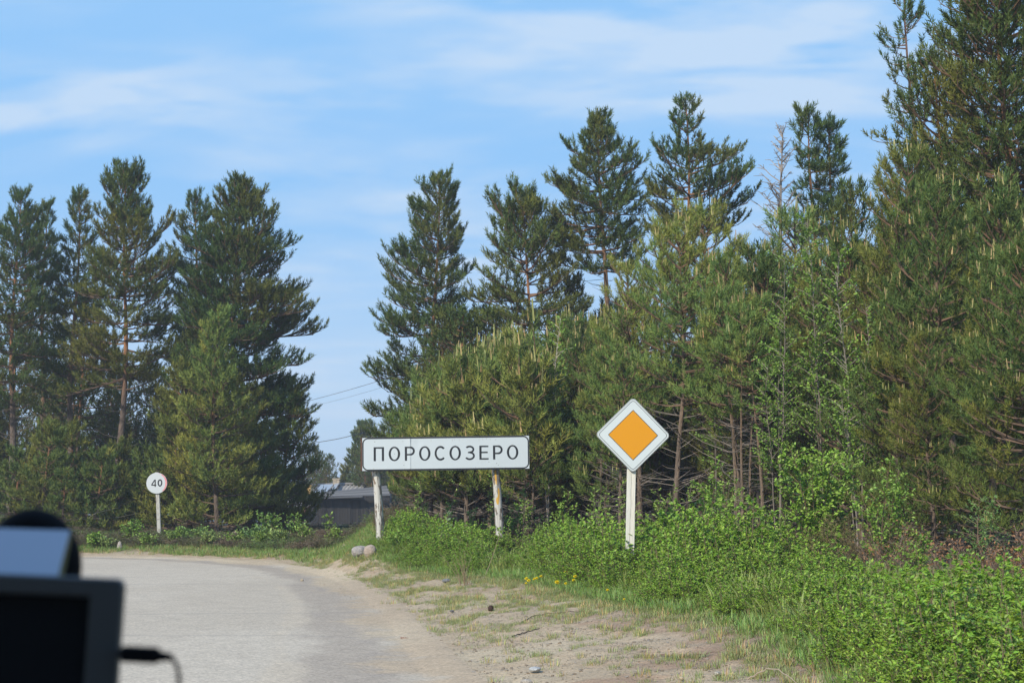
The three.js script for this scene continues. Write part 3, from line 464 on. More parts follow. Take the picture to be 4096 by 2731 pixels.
// forest further in and far shores: one mass
{
  const r = random(8), place = [], far = stuff('background_forest', 'dark mass of pine forest behind the trees at the edge', 'forest');
  const soup = [0, 1].map((k) => { const b = pine({ ...TALL, seed: 700 + k, height: 9, base: 0.8, profile: cone(9, 0.8, 2.0, 0.7), trunk: 0.13, needles: 6, needle: 0.17, width: 0.05, spacing: 0.24, twigs: 2.4, dead: 30, warm: 0.25, bright: 0.85 }); return b; });
  const lists = [[], []];
  const add = (x, d, s) => { if (off(x, d) < 3) return; const y = heightAt(x, d); if (y < -0.3) return; lists[lists[0].length > lists[1].length ? 1 : 0].push([x, y - 0.1, -d, r() * 6.28, s * (0.8 + 0.4 * r()), s * (0.85 + 0.3 * r())]); };
  for (let i = 0; i < 170; i++) { const d = lerp(46, 85, r()), px = lerp(1620, 4500, Math.pow(r(), 0.9)); add(((px - CX) / F) * d, d, lerp(0.55, 0.9, r())); }
  for (let i = 0; i < 26; i++) { const d = lerp(34, 46, r()), px = lerp(3000, 4500, r()); add(((px - CX) / F) * d, d, lerp(0.6, 0.95, r())); }
  for (let i = 0; i < 24; i++) { const d = lerp(64, 76, r()), px = lerp(-500, 1180, r()); add(((px - CX) / F) * d, d, lerp(0.3, 0.65, r())); }
  for (let i = 0; i < 16; i++) { const d = lerp(64, 76, r()), px = lerp(-250, 760, r()); add(((px - CX) / F) * d, d, lerp(0.6, 0.95, r())); }
  for (let i = 0; i < 34; i++) { const d = lerp(118, 150, r()), px = lerp(1030, 1340, r()); add(((px - CX) / F) * d, d, lerp(0.5, 0.85, r()) * (px > 1280 ? 0.7 : 1)); }
  for (let i = 0; i < 30; i++) { const d = lerp(118, 150, r()), px = lerp(1440, 1800, r()); add(((px - CX) / F) * d, d, lerp(0.6, 0.9, r())); }
  for (let i = 0; i < 150; i++) { const d = lerp(330, 420, r()), px = lerp(900, 2000, r()); add(((px - CX) / F) * d, d, lerp(0.6, 1.0, r())); }
  for (let i = 0; i < 260; i++) { const d = lerp(602, 680, r()), px = lerp(-1500, 1300, r()); add(((px - CX) / F) * d, d, lerp(1.0, 1.5, r())); }
  for (let i = 0; i < 60; i++) { const a = lerp(0.6, 5.7, r()), d = lerp(40, 90, r()); add(Math.sin(a) * d, Math.cos(a) * d, lerp(0.8, 1.3, r())); }
  soup.forEach((b, k) => { const trunk = b.trunk.toNonIndexed(); trunk.deleteAttribute('uv'); trunk.deleteAttribute('normal'); scatter(far, 'forest_trees', mergeGeometries([trunk, b.limbs.geometry(), b.crown.geometry()]), M.needle, lists[k]); TRIANGLES += b.crown.triangles + b.limbs.triangles; });
}
// leafy saplings and bushes that stand out
const SAPLINGS = [
  ['birch_sapling', 'thin pale-trunked birch rising out of the pine thicket right of the town name sign', 'birch', 2178, 37.5, 1275, { stems: 2, stem: 0.024, branches: 70, leaves: 30, reach: 0.8, leaf: 0.06, from: 0.35, spread: 0.06, bark: [0.42, 0.38, 0.34] }],
  ['birch_sapling', 'young birch with a thin forked trunk among the pines right of the dead tree', 'birch', 3440, 25.5, 1010, { stems: 3, stem: 0.022, branches: 80, leaves: 30, reach: 0.75, leaf: 0.05, from: 0.3, spread: 0.07, bark: [0.24, 0.21, 0.18] }],
  ['birch_sapling', 'leafy young birch mixed into the pines left of the low-branched pine', 'birch', 3300, 28, 880, { stems: 2, stem: 0.022, branches: 80, leaves: 30, reach: 0.75, leaf: 0.05, from: 0.35, spread: 0.06, bark: [0.2, 0.17, 0.14] }],
  ['birch_sapling', 'light green birch crown between the dead tree and the clump of pale trunks', 'birch', 3110, 28.5, 1040, { stems: 3, stem: 0.02, branches: 70, leaves: 28, reach: 0.8, leaf: 0.05, from: 0.35, spread: 0.08, bark: [0.2, 0.17, 0.14] }],
  ['birch_sapling', 'slim light green birch crown left of the clump of pale trunks', 'birch', 2850, 32.5, 1180, { stems: 2, stem: 0.018, branches: 60, leaves: 24, reach: 0.6, leaf: 0.05, from: 0.4, spread: 0.06, bark: [0.2, 0.17, 0.14] }],
  ['birch_bush', 'bright green birch bush at the forest edge, largest of the leafy bushes', 'bush', 3265, 21.5, 1790, { stems: 10, stem: 0.014, branches: 30, leaves: 28, reach: 0.55, leaf: 0.055, spread: 0.3, green: [0.19, 0.34, 0.04], green2: [0.32, 0.44, 0.09] }],
  ['birch_bush', 'green birch bush right of the largest bush, in shade below a low pine branch', 'bush', 3520, 20.5, 1850, { stems: 7, stem: 0.012, branches: 26, leaves: 20, reach: 0.45, leaf: 0.048, spread: 0.25 }],
  ['leafy_bush', 'slim leafy bush beside the clump of pale trunks', 'bush', 2865, 26, 1830, { stems: 5, stem: 0.011, branches: 26, leaves: 20, reach: 0.4, leaf: 0.05, spread: 0.2 }],
  ['leafy_bush', 'leafy bush in front of the dark gap under the pines', 'bush', 3010, 23.5, 2030, { stems: 5, stem: 0.012, branches: 16, leaves: 13, reach: 0.4, leaf: 0.048, spread: 0.25, green: [0.12, 0.25, 0.05] }],
  ['leafy_bush', 'leafy sapling under the right end of the town name sign', 'bush', 2060, 36.5, 2010, { stems: 4, stem: 0.014, branches: 18, leaves: 13, reach: 0.55, leaf: 0.07, spread: 0.25, green: [0.11, 0.25, 0.035] }],
  ['leafy_bush', 'light green leafy bush between the town sign and the priority road sign', 'bush', 2240, 35, 1960, { stems: 4, stem: 0.014, branches: 20, leaves: 13, reach: 0.5, leaf: 0.065, spread: 0.22 }],
  ['leafy_bush', 'yellowish leafy sapling just left of the priority sign post', 'bush', 2440, 27, 1960, { stems: 3, stem: 0.012, branches: 16, leaves: 10, reach: 0.3, leaf: 0.045, spread: 0.12, green: [0.17, 0.25, 0.04] }],
  ['leafy_bush', 'small leafy sapling in front of the bare trunk right of the priority sign post', 'bush', 2640, 27, 1990, { stems: 3, stem: 0.012, branches: 15, leaves: 10, reach: 0.35, leaf: 0.048, spread: 0.2 }],
  ['willow_shoot', 'grey-green willow shoot standing up between the two posts of the town sign', 'bush', 1785, 33.5, 2050, { stems: 2, stem: 0.01, branches: 14, leaves: 9, reach: 0.22, leaf: 0.075, spread: 0.14, green: [0.2, 0.3, 0.14], green2: [0.3, 0.38, 0.22] }],
  ['leafy_bush', 'green bush on the bank left of the speed limit sign post', 'bush', 525, 47.8, 2085, { stems: 6, stem: 0.014, branches: 15, leaves: 13, reach: 0.5, leaf: 0.07, spread: 0.4 }],
  ['leafy_bush', 'pale green bush just right of the speed limit sign post', 'bush', 730, 47.5, 2135, { stems: 5, stem: 0.012, branches: 12, leaves: 12, reach: 0.4, leaf: 0.07, spread: 0.45, green: [0.16, 0.28, 0.08] }],
  ['leafy_bush', 'pale green bush on the bank in front of the reddish rocks', 'bush', 800, 47.2, 2140, { stems: 5, stem: 0.012, branches: 12, leaves: 12, reach: 0.45, leaf: 0.07, spread: 0.45, green: [0.16, 0.28, 0.08] }],
  ['leafy_bush', 'wide light green bush on the far roadside in front of the dark shed', 'bush', 1010, 45.8, 2120, { stems: 7, stem: 0.014, branches: 15, leaves: 13, reach: 0.6, leaf: 0.07, spread: 0.6, green: [0.15, 0.27, 0.08], green2: [0.25, 0.37, 0.14] }],
  ['leafy_bush', 'tallest light green bush on the far roadside, with an upright leader', 'bush', 1085, 46.5, 2055, { stems: 6, stem: 0.016, branches: 17, leaves: 13, reach: 0.55, leaf: 0.07, spread: 0.35, green: [0.13, 0.26, 0.05] }],
  ['leafy_bush', 'light green bush left of the shed corner', 'bush', 1180, 47, 2065, { stems: 5, stem: 0.014, branches: 16, leaves: 12, reach: 0.5, leaf: 0.07, spread: 0.35, green: [0.13, 0.26, 0.05] }],
  ['leafy_bush', 'thin green shoots in front of the shed wall', 'bush', 1325, 48.5, 2050, { stems: 3, stem: 0.012, branches: 9, leaves: 8, reach: 0.3, leaf: 0.085, spread: 0.2, green: [0.15, 0.28, 0.05] }],
  ['leafy_bush', 'low green bush at the far left of the road verge beside the rock', 'bush', 385, 46.6, 2150, { stems: 5, stem: 0.012, branches: 12, leaves: 12, reach: 0.45, leaf: 0.085, spread: 0.5 }],
  ['leafy_bush', 'rounded green bush crowding the base of the left town sign post', 'bush', 1600, 33.2, 2135, { stems: 8, stem: 0.012, branches: 14, leaves: 14, reach: 0.4, leaf: 0.05, spread: 0.55 }],
  ['leafy_bush', 'small green bush at the foot of the bushiest young pine', 'bush', 3660, 19.5, 2130, { stems: 5, stem: 0.012, branches: 15, leaves: 12, reach: 0.35, leaf: 0.045, spread: 0.35 }],
  ['rowan_sapling', 'pale green rowan sapling with feathery leaves low in the right-hand forest edge', 'rowan', 3905, 17.6, 1985, { stems: 4, stem: 0.012, branches: 24, leaves: 26, reach: 0.42, leaf: 0.036, wide: 0.2, spread: 0.22, droop: 0.15, green: [0.13, 0.24, 0.06], green2: [0.2, 0.32, 0.1] }],
];
[[600, 46.2, 2150], [700, 46.6, 2140], [835, 45.6, 2155], [945, 45.4, 2150], [1050, 44.8, 2135], [1120, 45.2, 2120], [1225, 45.2, 2110], [1330, 43.4, 2160], [430, 46.6, 2160]].sort((a, b) => a[0] - b[0]).forEach(([px, d, top], i) => SAPLINGS.push(['roadside_bush', ORDINAL[i] + ' low leafy bush from the left along the far edge of the road', 'bush', px, d, top, { stems: 7, stem: 0.01, branches: 12, leaves: 15, reach: 0.35, leaf: 0.058, spread: 0.5, green: i % 3 ? [0.17, 0.29, 0.04] : [0.23, 0.32, 0.10], green2: [0.33, 0.42, 0.12], group: 'low bushes along the far road edge' }]));
{ const q = random(88), list = []; for (let i = 0; i < 26; i++) { const px = lerp(1640, 3180, (i + 0.8 * q()) / 26); list.push([px, px < 2300 ? lerp(35, 38, q()) : px < 2700 ? lerp(29, 34, q()) : lerp(25.5, 30, q()), lerp(1880, 2100, q())]); } list.forEach(([px, d, top], i) => SAPLINGS.push(['undergrowth_sapling', ORDINAL[i] + ' slim light green sapling from the left among the bare trunks behind the signs', 'sapling', px, d, top, { stems: 2 + Math.floor(3 * q()), stem: 0.009, branches: 16, leaves: 12, reach: 0.34, leaf: 0.046, spread: 0.16, green: [0.18, 0.31, 0.05], green2: [0.31, 0.42, 0.09], bark: [0.17, 0.13, 0.1], group: 'slim saplings among the bare trunks' }])); }
SAPLINGS.forEach(([name, label, category, px, d, top, o], i) => { const base = onGround(px, d), H = at(px, top, d).y - base.y; plantLeafy(name, label, category, base, 0, o.group, { seed: 4000 + i * 17, height: Math.max(H, 0.4), ...o }); });
{ // juniper and dead brush
  const jb = onGround(3345, 20.2); plantLeafy('juniper_bush', 'olive brown juniper bush below the largest birch bush', 'juniper', jb, 0, undefined, { seed: 91, height: at(3345, 2055, 20.2).y - jb.y, stems: 26, stem: 0.008, branches: 20, leaves: 20, reach: 0.2, leaf: 0.03, wide: 0.13, spread: 0.38, foot: 0.5, green: [0.15, 0.155, 0.05], green2: [0.24, 0.2, 0.08] });
  [[3990, 16.6, 2190, 'tangle of dry brown twigs at the foot of the rowan sapling'], [3560, 19.8, 2090, 'dry brown brush between the juniper and the dark pine bushes'], [3800, 18.2, 2160, 'dead twig heap left of the rowan sapling'], [4090, 16.4, 2120, 'rusty brown dead brush at the right edge of the photo']].forEach(([px, d, top, label], i) => { const b = onGround(px, d); plantLeafy('dry_brush', label, 'dead brush', b, 0, undefined, { seed: 120 + i, height: at(px, top, d).y - b.y, stems: 26, stem: 0.007, branches: 15, leaves: i === 3 ? 3 : 2, leaf: 0.035, reach: 0.3, spread: 0.5, foot: 0.6, bark: [0.21, 0.155, 0.12], green: [0.25, 0.12, 0.05], green2: [0.3, 0.17, 0.08] }); });
}
// ---------------------------------------------------------------- ground cover
{
  const r = random(19), verge = stuff('verge_shrubbery', 'dense low green willow and birch scrub along the right-hand verge', 'shrubbery');
  const kinds = [0, 1, 2, 3, 4].map((k) => { const b = leafy({ seed: 60 + k, height: k === 4 ? 0.75 : 0.44, stems: k === 4 ? 3 : 9, stem: 0.006, branches: k === 4 ? 11 : 7, leaves: k === 4 ? 9 : 15, reach: k === 4 ? 0.13 : 0.18, leaf: k === 4 ? 0.042 : 0.031, wide: 0.25, spread: k === 4 ? 0.22 : 0.5, foot: 0.3, bark: [0.16, 0.12, 0.07], green: [[0.13, 0.265, 0.018], [0.16, 0.29, 0.025], [0.10, 0.225, 0.018], [0.19, 0.29, 0.02], [0.15, 0.30, 0.03]][k], green2: [0.27, 0.38, 0.05] }); TRIANGLES += b.wood.triangles + b.leaves.triangles; return [b.wood.geometry(), b.leaves.geometry()]; }), lists = [[], [], [], [], []];
  for (let n = 0, tries = 0; n < 4800 && tries < 100000; tries++) {
    const d = lerp(7.5, 38.5, Math.pow(r(), 0.8)), f = table(FRONT, d), b = table(BACK, d), x = lerp(f - 0.1, b + 0.4, r()), e = Math.min(x - f, b + 0.5 - x), bump = fbm(x * 1.1 + 20, d * 0.9, 3); if (e < 0.5 * fbm(x * 1.6, d * 1.6, 2) || r() > 0.75 + 1.2 * bump) continue;
    if (Math.hypot(x - 4.1, (d - 17) * 0.55) < 0.75 + 0.3 * r()) continue;
    const s = (0.5 + 0.5 * smoothstep(e, 0, 0.7) + 0.25 * r()) * (1 - 0.26 * smoothstep(d, 22, 29)) * clamp(0.95 + 1.5 * bump, 0.45, 1.5) * (x > 3.2 ? 0.7 : 1) * (0.82 + 0.1 * smoothstep(d, 17, 21)), k = r() < 0.2 ? 4 : Math.floor(2 + 1.99 * fbm(x * 0.9, d * 0.9, 2) + 1.2 * (r() - 0.5)) & 3;
    lists[k].push([x, heightAt(x, d) - 0.03, -d, r() * 6.28, s * 1.1, s * (d < 19 ? 0.85 : 0.95), (r() - 0.5) * 0.25, (r() - 0.5) * 0.25]); n++;
  }
  kinds.forEach(([w, l], k) => { scatter(verge, 'stems', w, M.limb, lists[k]); scatter(verge, 'leaves', l, M.leaf, lists[k]); });

  // grass
  const tuft = (seed, n, h, spread, a, b) => { const s = new Soup(), q = random(seed); for (let i = 0; i < n; i++) { const az = q() * 6.28, rr = spread * Math.sqrt(q()), p = V(Math.cos(az) * rr, -0.01, Math.sin(az) * rr), l = h * (0.5 + 0.7 * q()), lean = 0.25 + 0.6 * q(), d = V(Math.cos(az + q() - 0.5) * lean, 1, Math.sin(az + q() - 0.5) * lean).normalize(), m = p.clone().addScaledVector(d, l * 0.55), t = m.clone().addScaledVector(d, l * 0.45).add(V(d.x * l * 0.22, -0.1 * l, d.z * l * 0.22)), w = V(-d.z, 0, d.x).normalize().multiplyScalar(h * 0.016 + 0.0016), k = mix3(a, b, q()).map((v) => v * (0.75 + 0.5 * q())); s.tri(p.clone().sub(w), p.clone().add(w), m.clone().addScaledVector(w, 0.7), k); s.tri(p.clone().sub(w), m.clone().addScaledVector(w, 0.7), m.clone().addScaledVector(w, -0.7), k); s.tri(m.clone().addScaledVector(w, -0.7), m.clone().addScaledVector(w, 0.7), t, k); } TRIANGLES += s.triangles; return s.geometry(); };
  const grass = stuff('grass', 'thin green and yellowish grass tufts on the sandy verge and road edge', 'grass');
  const green = [], dry = [], long = [];
  for (let i = 0; i < 34000; i++) {   // between asphalt and scrub, in drifts
    const d = lerp(8, 40, Math.pow(r(), 0.85)), f = table(FRONT, d), x = lerp(f - 2.6, f + 0.5, Math.pow(r(), 0.7)), u = off(x, d); if (u < 0.15) continue;
    const near = smoothstep(x, f - 1.1, f + 0.1), w = fbm(x * 1.5 + 3, d * 1.1, 3) + 0.22 * fbm(x * 5, d * 5, 2), iso = fbm(x * 7 + 9, d * 4.5, 2), strip = Math.exp(-(((u - 0.85) / 0.35) ** 2)) * smoothstep(d, 15, 20) * 0.7;
    const chance = 0.85 * Math.pow(near, 2.2) + strip * smoothstep(w, -0.25, 0.2) + 0.62 * smoothstep(0.6 * w + iso, 0.04, 0.3) * smoothstep(u, 0.15, 0.6); if (r() > chance * (near > 0.7 && (d < 17 || d > 25) ? 0.4 : 1)) continue;
    const s = (0.6 + 0.7 * r()) * (0.75 + 0.3 * near); (r() < 0.1 + 0.1 * (1 - near) ? dry : near > 0.75 && r() < 0.6 ? long : green).push([x, heightAt(x, d, u), -d, r() * 6.28, s]);
  }
  for (let i = 0; i < 14000; i++) {   // far roadside
    const px = lerp(150, 1620, r()), d = lerp(33, 50, r()), x = ((px - CX) / F) * d, u = off(x, d); if (u < 0.7 || u > 4) continue; const w = fbm(x * 0.9, d * 0.9, 3);
    if (r() > 0.12 + 0.95 * smoothstep(u + 1.2 * w, 0.8, 1.3)) continue; (r() < 0.45 ? dry : long).push([x, heightAt(x, d, u), -d, r() * 6.28, 0.8 + 0.6 * r()]);
  }
  for (let i = 0; i < 500; i++) { const x = 4.1 + 0.9 * (r() + r() - 1), d = 17.2 + 1.5 * (r() + r() - 1); dry.push([x, heightAt(x, d), -d, r() * 6.28, 1.0 + 0.5 * r()]); }
  const tall = []; for (let i = 0; i < 3000; i++) { const d = lerp(8.5, 36, Math.pow(r(), 0.85)), f = table(FRONT, d), x = lerp(f + 0.2, table(BACK, d) + 0.3, Math.pow(r(), 1.2)); if (fbm(x * 1.4 + 31, d * 1.2, 3) + 0.3 * (r() - 0.5) < -0.12) continue; tall.push([x, heightAt(x, d), -d, r() * 6.28, 0.6 + 0.7 * r()]); }
  scatter(grass, 'tall_tufts', tuft(8, 9, 0.42, 0.13, [0.15, 0.26, 0.04], [0.34, 0.38, 0.12]), M.grass, tall);
  for (let i = 0; i < 1500; i++) { const d = lerp(12, 26, r()), b = table(BACK, d), x = b + lerp(-0.8, 1.6, r()); (r() < 0.5 ? dry : long).push([x, heightAt(x, d), -d, r() * 6.28, 0.8 + 0.8 * r()]); }
  scatter(grass, 'green_tufts', tuft(3, 16, 0.075, 0.06, [0.15, 0.24, 0.06], [0.27, 0.31, 0.12]), M.grass, green); scatter(grass, 'long_tufts', tuft(4, 22, 0.14, 0.09, [0.12, 0.23, 0.035], [0.25, 0.31, 0.09]), M.grass, long); scatter(grass, 'dry_tufts', tuft(5, 16, 0.11, 0.09, [0.42, 0.36, 0.17], [0.29, 0.31, 0.11]), M.grass, dry);

  // heather bank across the road and forest floor litter
  const heath = stuff('heather_bank', 'brownish green heather and bilberry on the bank beyond the road', 'heather'), hk = [['olive', [0.09, 0.10, 0.035], [0.16, 0.15, 0.06]], ['brown', [0.15, 0.11, 0.07], [0.21, 0.16, 0.09]], ['green', [0.10, 0.17, 0.03], [0.16, 0.22, 0.06]]].map(([n, a, b], k) => { const l = leafy({ seed: 30 + k, height: 0.4, stems: 12, stem: 0.005, branches: 6, leaves: 7, reach: 0.14, leaf: 0.04, wide: 0.2, spread: 0.45, foot: 0.3, bark: [0.15, 0.11, 0.08], green: a, green2: b }); TRIANGLES += l.wood.triangles + l.leaves.triangles; return mergeGeometries([l.wood.geometry(), l.leaves.geometry()]); }), hl = [[], [], []];
  for (let i = 0; i < 5200; i++) { const px = lerp(-100, 1750, r()), d = lerp(42, 70, Math.pow(r(), 1.4)), x = ((px - CX) / F) * d, u = off(x, d); if (u < 1.9 || (px > 1330 && px < 1800 && d > 39 && d < 43.6 && r() < 0.85)) continue; const w = fbm(x * 0.7, d * 0.5, 3); hl[w > 0.12 ? 2 : w > -0.08 ? 0 : 1].push([x, heightAt(x, d, u) - 0.02, -d, r() * 6.28, 0.9 + 0.6 * r(), 0.4 + 0.4 * r()]); }
  for (let i = 0; i < 2600; i++) { const d = lerp(24, 50, r()), px = lerp(1500, 4300, r()), x = ((px - CX) / F) * d; if (x < table(BACK, Math.min(d, 39)) - (d > 38 ? 6 : 0) || off(x, d) < 2.5) continue; hl[r() < 0.6 ? 1 : r() < 0.5 ? 0 : 2].push([x, heightAt(x, d) - 0.02, -d, r() * 6.28, 0.7 + 0.5 * r(), 0.5 + 0.5 * r()]); }
  hk.forEach((g, k) => scatter(heath, ['heather', 'dry_heather', 'bilberry'][k], g, M.grass, hl[k]));

  // pebbles
  const pebbles = stuff('gravel', 'loose pebbles and grit on the sandy verge', 'gravel');
  const stoneGeometry = (seed, k) => { const g = new THREE.IcosahedronGeometry(1, 1), p = g.attributes.position, c = [], q = random(seed); for (let i = 0; i < p.count; i++) { const n = 1 + 0.3 * noise2(p.getX(i) * 1.6 + seed, p.getY(i) * 1.6 + p.getZ(i)); p.setXYZ(i, p.getX(i) * n, p.getY(i) * n * 0.62, p.getZ(i) * n * 0.8); c.push(...k); } g.setAttribute('color', new THREE.Float32BufferAttribute(c, 3)); g.computeVertexNormals(); return g; };
  [[0.54, 0.47, 0.36], [0.44, 0.37, 0.29], [0.58, 0.53, 0.46], [0.46, 0.36, 0.25]].forEach((k, j) => { const list = []; for (let i = 0; i < 2600; i++) { const d = lerp(9, 30, Math.pow(r(), 1.5)), f = table(FRONT, d), x = lerp(f - 2.9, f + 0.3, r()), u = off(x, d); if (u < -0.4 || fbm(x * 1.2 + j, d * 1.2, 3) + 0.25 * r() < -0.02 - 0.08 * u) continue; list.push([x, heightAt(x, d, u) + 0.002, -d, r() * 6.28, 0.004 + 0.016 * Math.pow(r(), 4)]); } scatter(pebbles, 'pebbles', stoneGeometry(j + 1, k), M.stone, list); });
}

// ---------------------------------------------------------------- signs
function canvasTexture(w, h, draw) { const c = document.createElement('canvas'); c.width = w; c.height = h; draw(c.getContext('2d'), w, h); const t = new THREE.CanvasTexture(c); t.colorSpace = THREE.SRGBColorSpace; t.anisotropy = 8; return t; }
const paintTexture = (seed, worn, yellow) => { const q = random(seed), d = new Uint8Array(128 * 512 * 4); for (let y = 0; y < 512; y++) for (let x = 0; x < 128; x++) { const n = 0.6 * noiseTile(x / 9 + seed, y / 46, 4096) + 0.45 * noiseTile(x / 4, y / 20 + seed, 4096) + 0.25 * noiseTile(x / 2, y / 7, 4096), g = noiseTile(x / 1.5, y / 30, 4096), bare = smoothstep(n + worn, 0.12, 0.22), brown = smoothstep(noiseTile(x / 14, y / 40 + 9, 4096), 0.05, 0.4); const ye = yellow && smoothstep(noiseTile(x / 12 + 3, y / 40, 4096) + 0.1 - 4.2 * Math.abs(x / 128 - 0.24) - 1.6 * Math.abs(y / 512 - 0.80), -0.1, 0.15); let c = mix3([0.74, 0.735, 0.71], mix3([0.40, 0.38, 0.36], [0.36, 0.28, 0.21], brown), bare * 0.85); if (ye) c = mix3(c, [0.80, 0.60, 0.20], ye * 0.85); const v = 1 + 0.07 * g + 0.05 * (q() - 0.5), o = (y * 128 + x) * 4; for (let i = 0; i < 3; i++) d[o + i] = clamp(c[i] * v, 0, 1) * 255; d[o + 3] = 255; } const t = new THREE.DataTexture(d, 128, 512); t.colorSpace = THREE.SRGBColorSpace; t.magFilter = THREE.LinearFilter; t.wrapS = THREE.RepeatWrapping; t.needsUpdate = true; return t; };
function logPost(bottom, top, r0, r1, seed) {   // a peeled, slightly bent log
  const n = 30, sides = 16, p = [], uv = [], idx = [], dir = top.clone().sub(bottom);
  for (let i = 0; i <= n; i++) { const t = i / n, c = bottom.clone().addScaledVector(dir, t).add(V(0.012 * Math.sin(t * 5 + seed), 0, 0.01 * Math.cos(t * 4))); for (let s = 0; s <= sides; s++) { const a = (s / sides) * 2 * Math.PI, r = lerp(r0, r1, t) * (1 + 0.05 * noise2(Math.cos(a) * 2 + seed, t * 9) + 0.03 * noise2(Math.cos(a) * 6 + seed, t * 30 + Math.sin(a) * 6)); p.push(c.x + r * Math.cos(a), c.y, c.z + r * Math.sin(a)); uv.push(s / sides, t); if (i && s) { const k = i * (sides + 1) + s, b = k - sides - 1; idx.push(b - 1, k - 1, b, b, k - 1, k); } } }
  const top0 = p.length / 3; p.push(top.x, top.y + 0.01, top.z); uv.push(0.5, 1); for (let s = 0; s < sides; s++) idx.push(n * (sides + 1) + s, top0, n * (sides + 1) + s + 1);
  const g = new THREE.BufferGeometry(); g.setAttribute('position', new THREE.Float32BufferAttribute(p, 3)); g.setAttribute('uv', new THREE.Float32BufferAttribute(uv, 2)); g.setIndex(idx); g.computeVertexNormals(); return g;
}
{ // the town name sign
  const D = 34.5, m = D / F, c = at(1783, 1813, D), gy = heightAt(c.x, D), t = thing('town_name_sign', 'long white town name sign with black Cyrillic letters on two peeling log posts', 'road sign', [c.x, gy, -D]);
  const W = 666 * m, H = 130.5 * m, roll = new THREE.Group(), tilt = 9.5 / 667;
  const text = canvasTexture(2040, 400, (g) => {
    const k = 2040 / 1895, X = (v) => (v - 148) * k, top = 113, bot = 284, black = '#15181c';
    g.fillStyle = '#bfc9cf'; g.fillRect(0, 0, 2040, 400);
    g.strokeStyle = black; g.lineWidth = 15; g.beginPath(); g.roundRect(9, 8, 2022, 384, 62); g.stroke();
    g.lineWidth = 27; g.lineCap = 'butt'; g.lineJoin = 'miter';
    const V_ = (x, a = top, b = bot) => { g.lineWidth = 27; g.beginPath(); g.moveTo(x, a); g.lineTo(x, b); g.stroke(); }, Hh = (y, a, b) => { g.lineWidth = 19; g.beginPath(); g.moveTo(a, y); g.lineTo(b, y); g.stroke(); };
    const O = (a, b) => { const x = X(a), w = X(b) - x; g.fillStyle = black; g.beginPath(); g.ellipse(x + w / 2, (top + bot) / 2, w / 2, (bot - top) / 2 + 3, 0, 0, 7); g.ellipse(x + w / 2, (top + bot) / 2, w / 2 - 27, (bot - top) / 2 - 15, 0, 0, 7); g.fill('evenodd'); };
    const Rr = (a, b) => { const x = X(a), x2 = X(b); V_(x + 13); g.lineWidth = 19; g.beginPath(); g.moveTo(x + 10, top + 9.5); g.lineTo(x2 - 52, top + 9.5); g.stroke(); g.beginPath(); g.moveTo(x + 10, top + 97); g.lineTo(x2 - 52, top + 97); g.stroke(); g.lineWidth = 24; g.beginPath(); g.ellipse(x2 - 54, top + 53, 42, 43, 0, -Math.PI / 2, Math.PI / 2); g.stroke(); };
    V_(X(278) + 13); V_(X(395) - 13); Hh(top + 9.5, X(278), X(395));
    O(448, 578); Rr(632, 745); O(793, 922);
    { const x = X(970), w = X(1102) - x; g.lineWidth = 24; g.beginPath(); g.ellipse(x + w / 2, (top + bot) / 2, w / 2 - 12, (bot - top) / 2 - 8, 0, 0.78, -0.78 + 2 * Math.PI); g.stroke(); }
    O(1138, 1268);
    { const x = X(1318), w = X(1425) - x, y = (top + bot) / 2; g.lineWidth = 22; g.beginPath(); g.ellipse(x + w * 0.46, top + 44, w * 0.40, 36, 0, -2.55, Math.PI / 2); g.stroke(); g.beginPath(); g.ellipse(x + w * 0.46, bot - 49, w * 0.45, 41, 0, -Math.PI / 2, 2.6); g.stroke(); g.lineWidth = 17; g.beginPath(); g.moveTo(x + w * 0.28, y - 5); g.lineTo(x + w * 0.5, y - 5); g.stroke(); }
    V_(X(1478) + 13); Hh(top + 9.5, X(1478), X(1580)); Hh((top + bot) / 2 - 3, X(1478), X(1572)); Hh(bot - 9.5, X(1478), X(1582));
    Rr(1633, 1742); O(1790, 1920);
    const q = random(3); g.fillStyle = 'rgba(70,60,52,0.8)'; for (const [x, y] of [[290, 185], [610, 185], [620, 462], [1665, 180], [1672, 456], [1690, 478], [1585, 440], [515, 330], [1560, 165]]) { g.beginPath(); g.arc(X(x), (y - 140) * 1.05, 3 + 2 * q(), 0, 7); g.fill(); }
    g.strokeStyle = 'rgba(120,95,75,0.35)'; g.lineWidth = 3; for (let i = 0; i < 14; i++) { const x = q() * 2040, y = q() < 0.5 ? 20 + 12 * q() : 372; g.beginPath(); g.moveTo(x, y); g.lineTo(x + 3 * (q() - 0.5), y + 12 + 22 * q()); g.stroke(); }
  });
  const face = new THREE.MeshPhysicalMaterial({ map: text, roughness: 0.42, clearcoat: 0.15, clearcoatRoughness: 0.3 }), metal = std([0.5, 0.5, 0.5], 0.5, { metalness: 0.4 });
  // three sheets nailed side by side, the left one lapping over the middle one; each is dented a little
  const cuts = [0, 0.288, 0.648, 1];
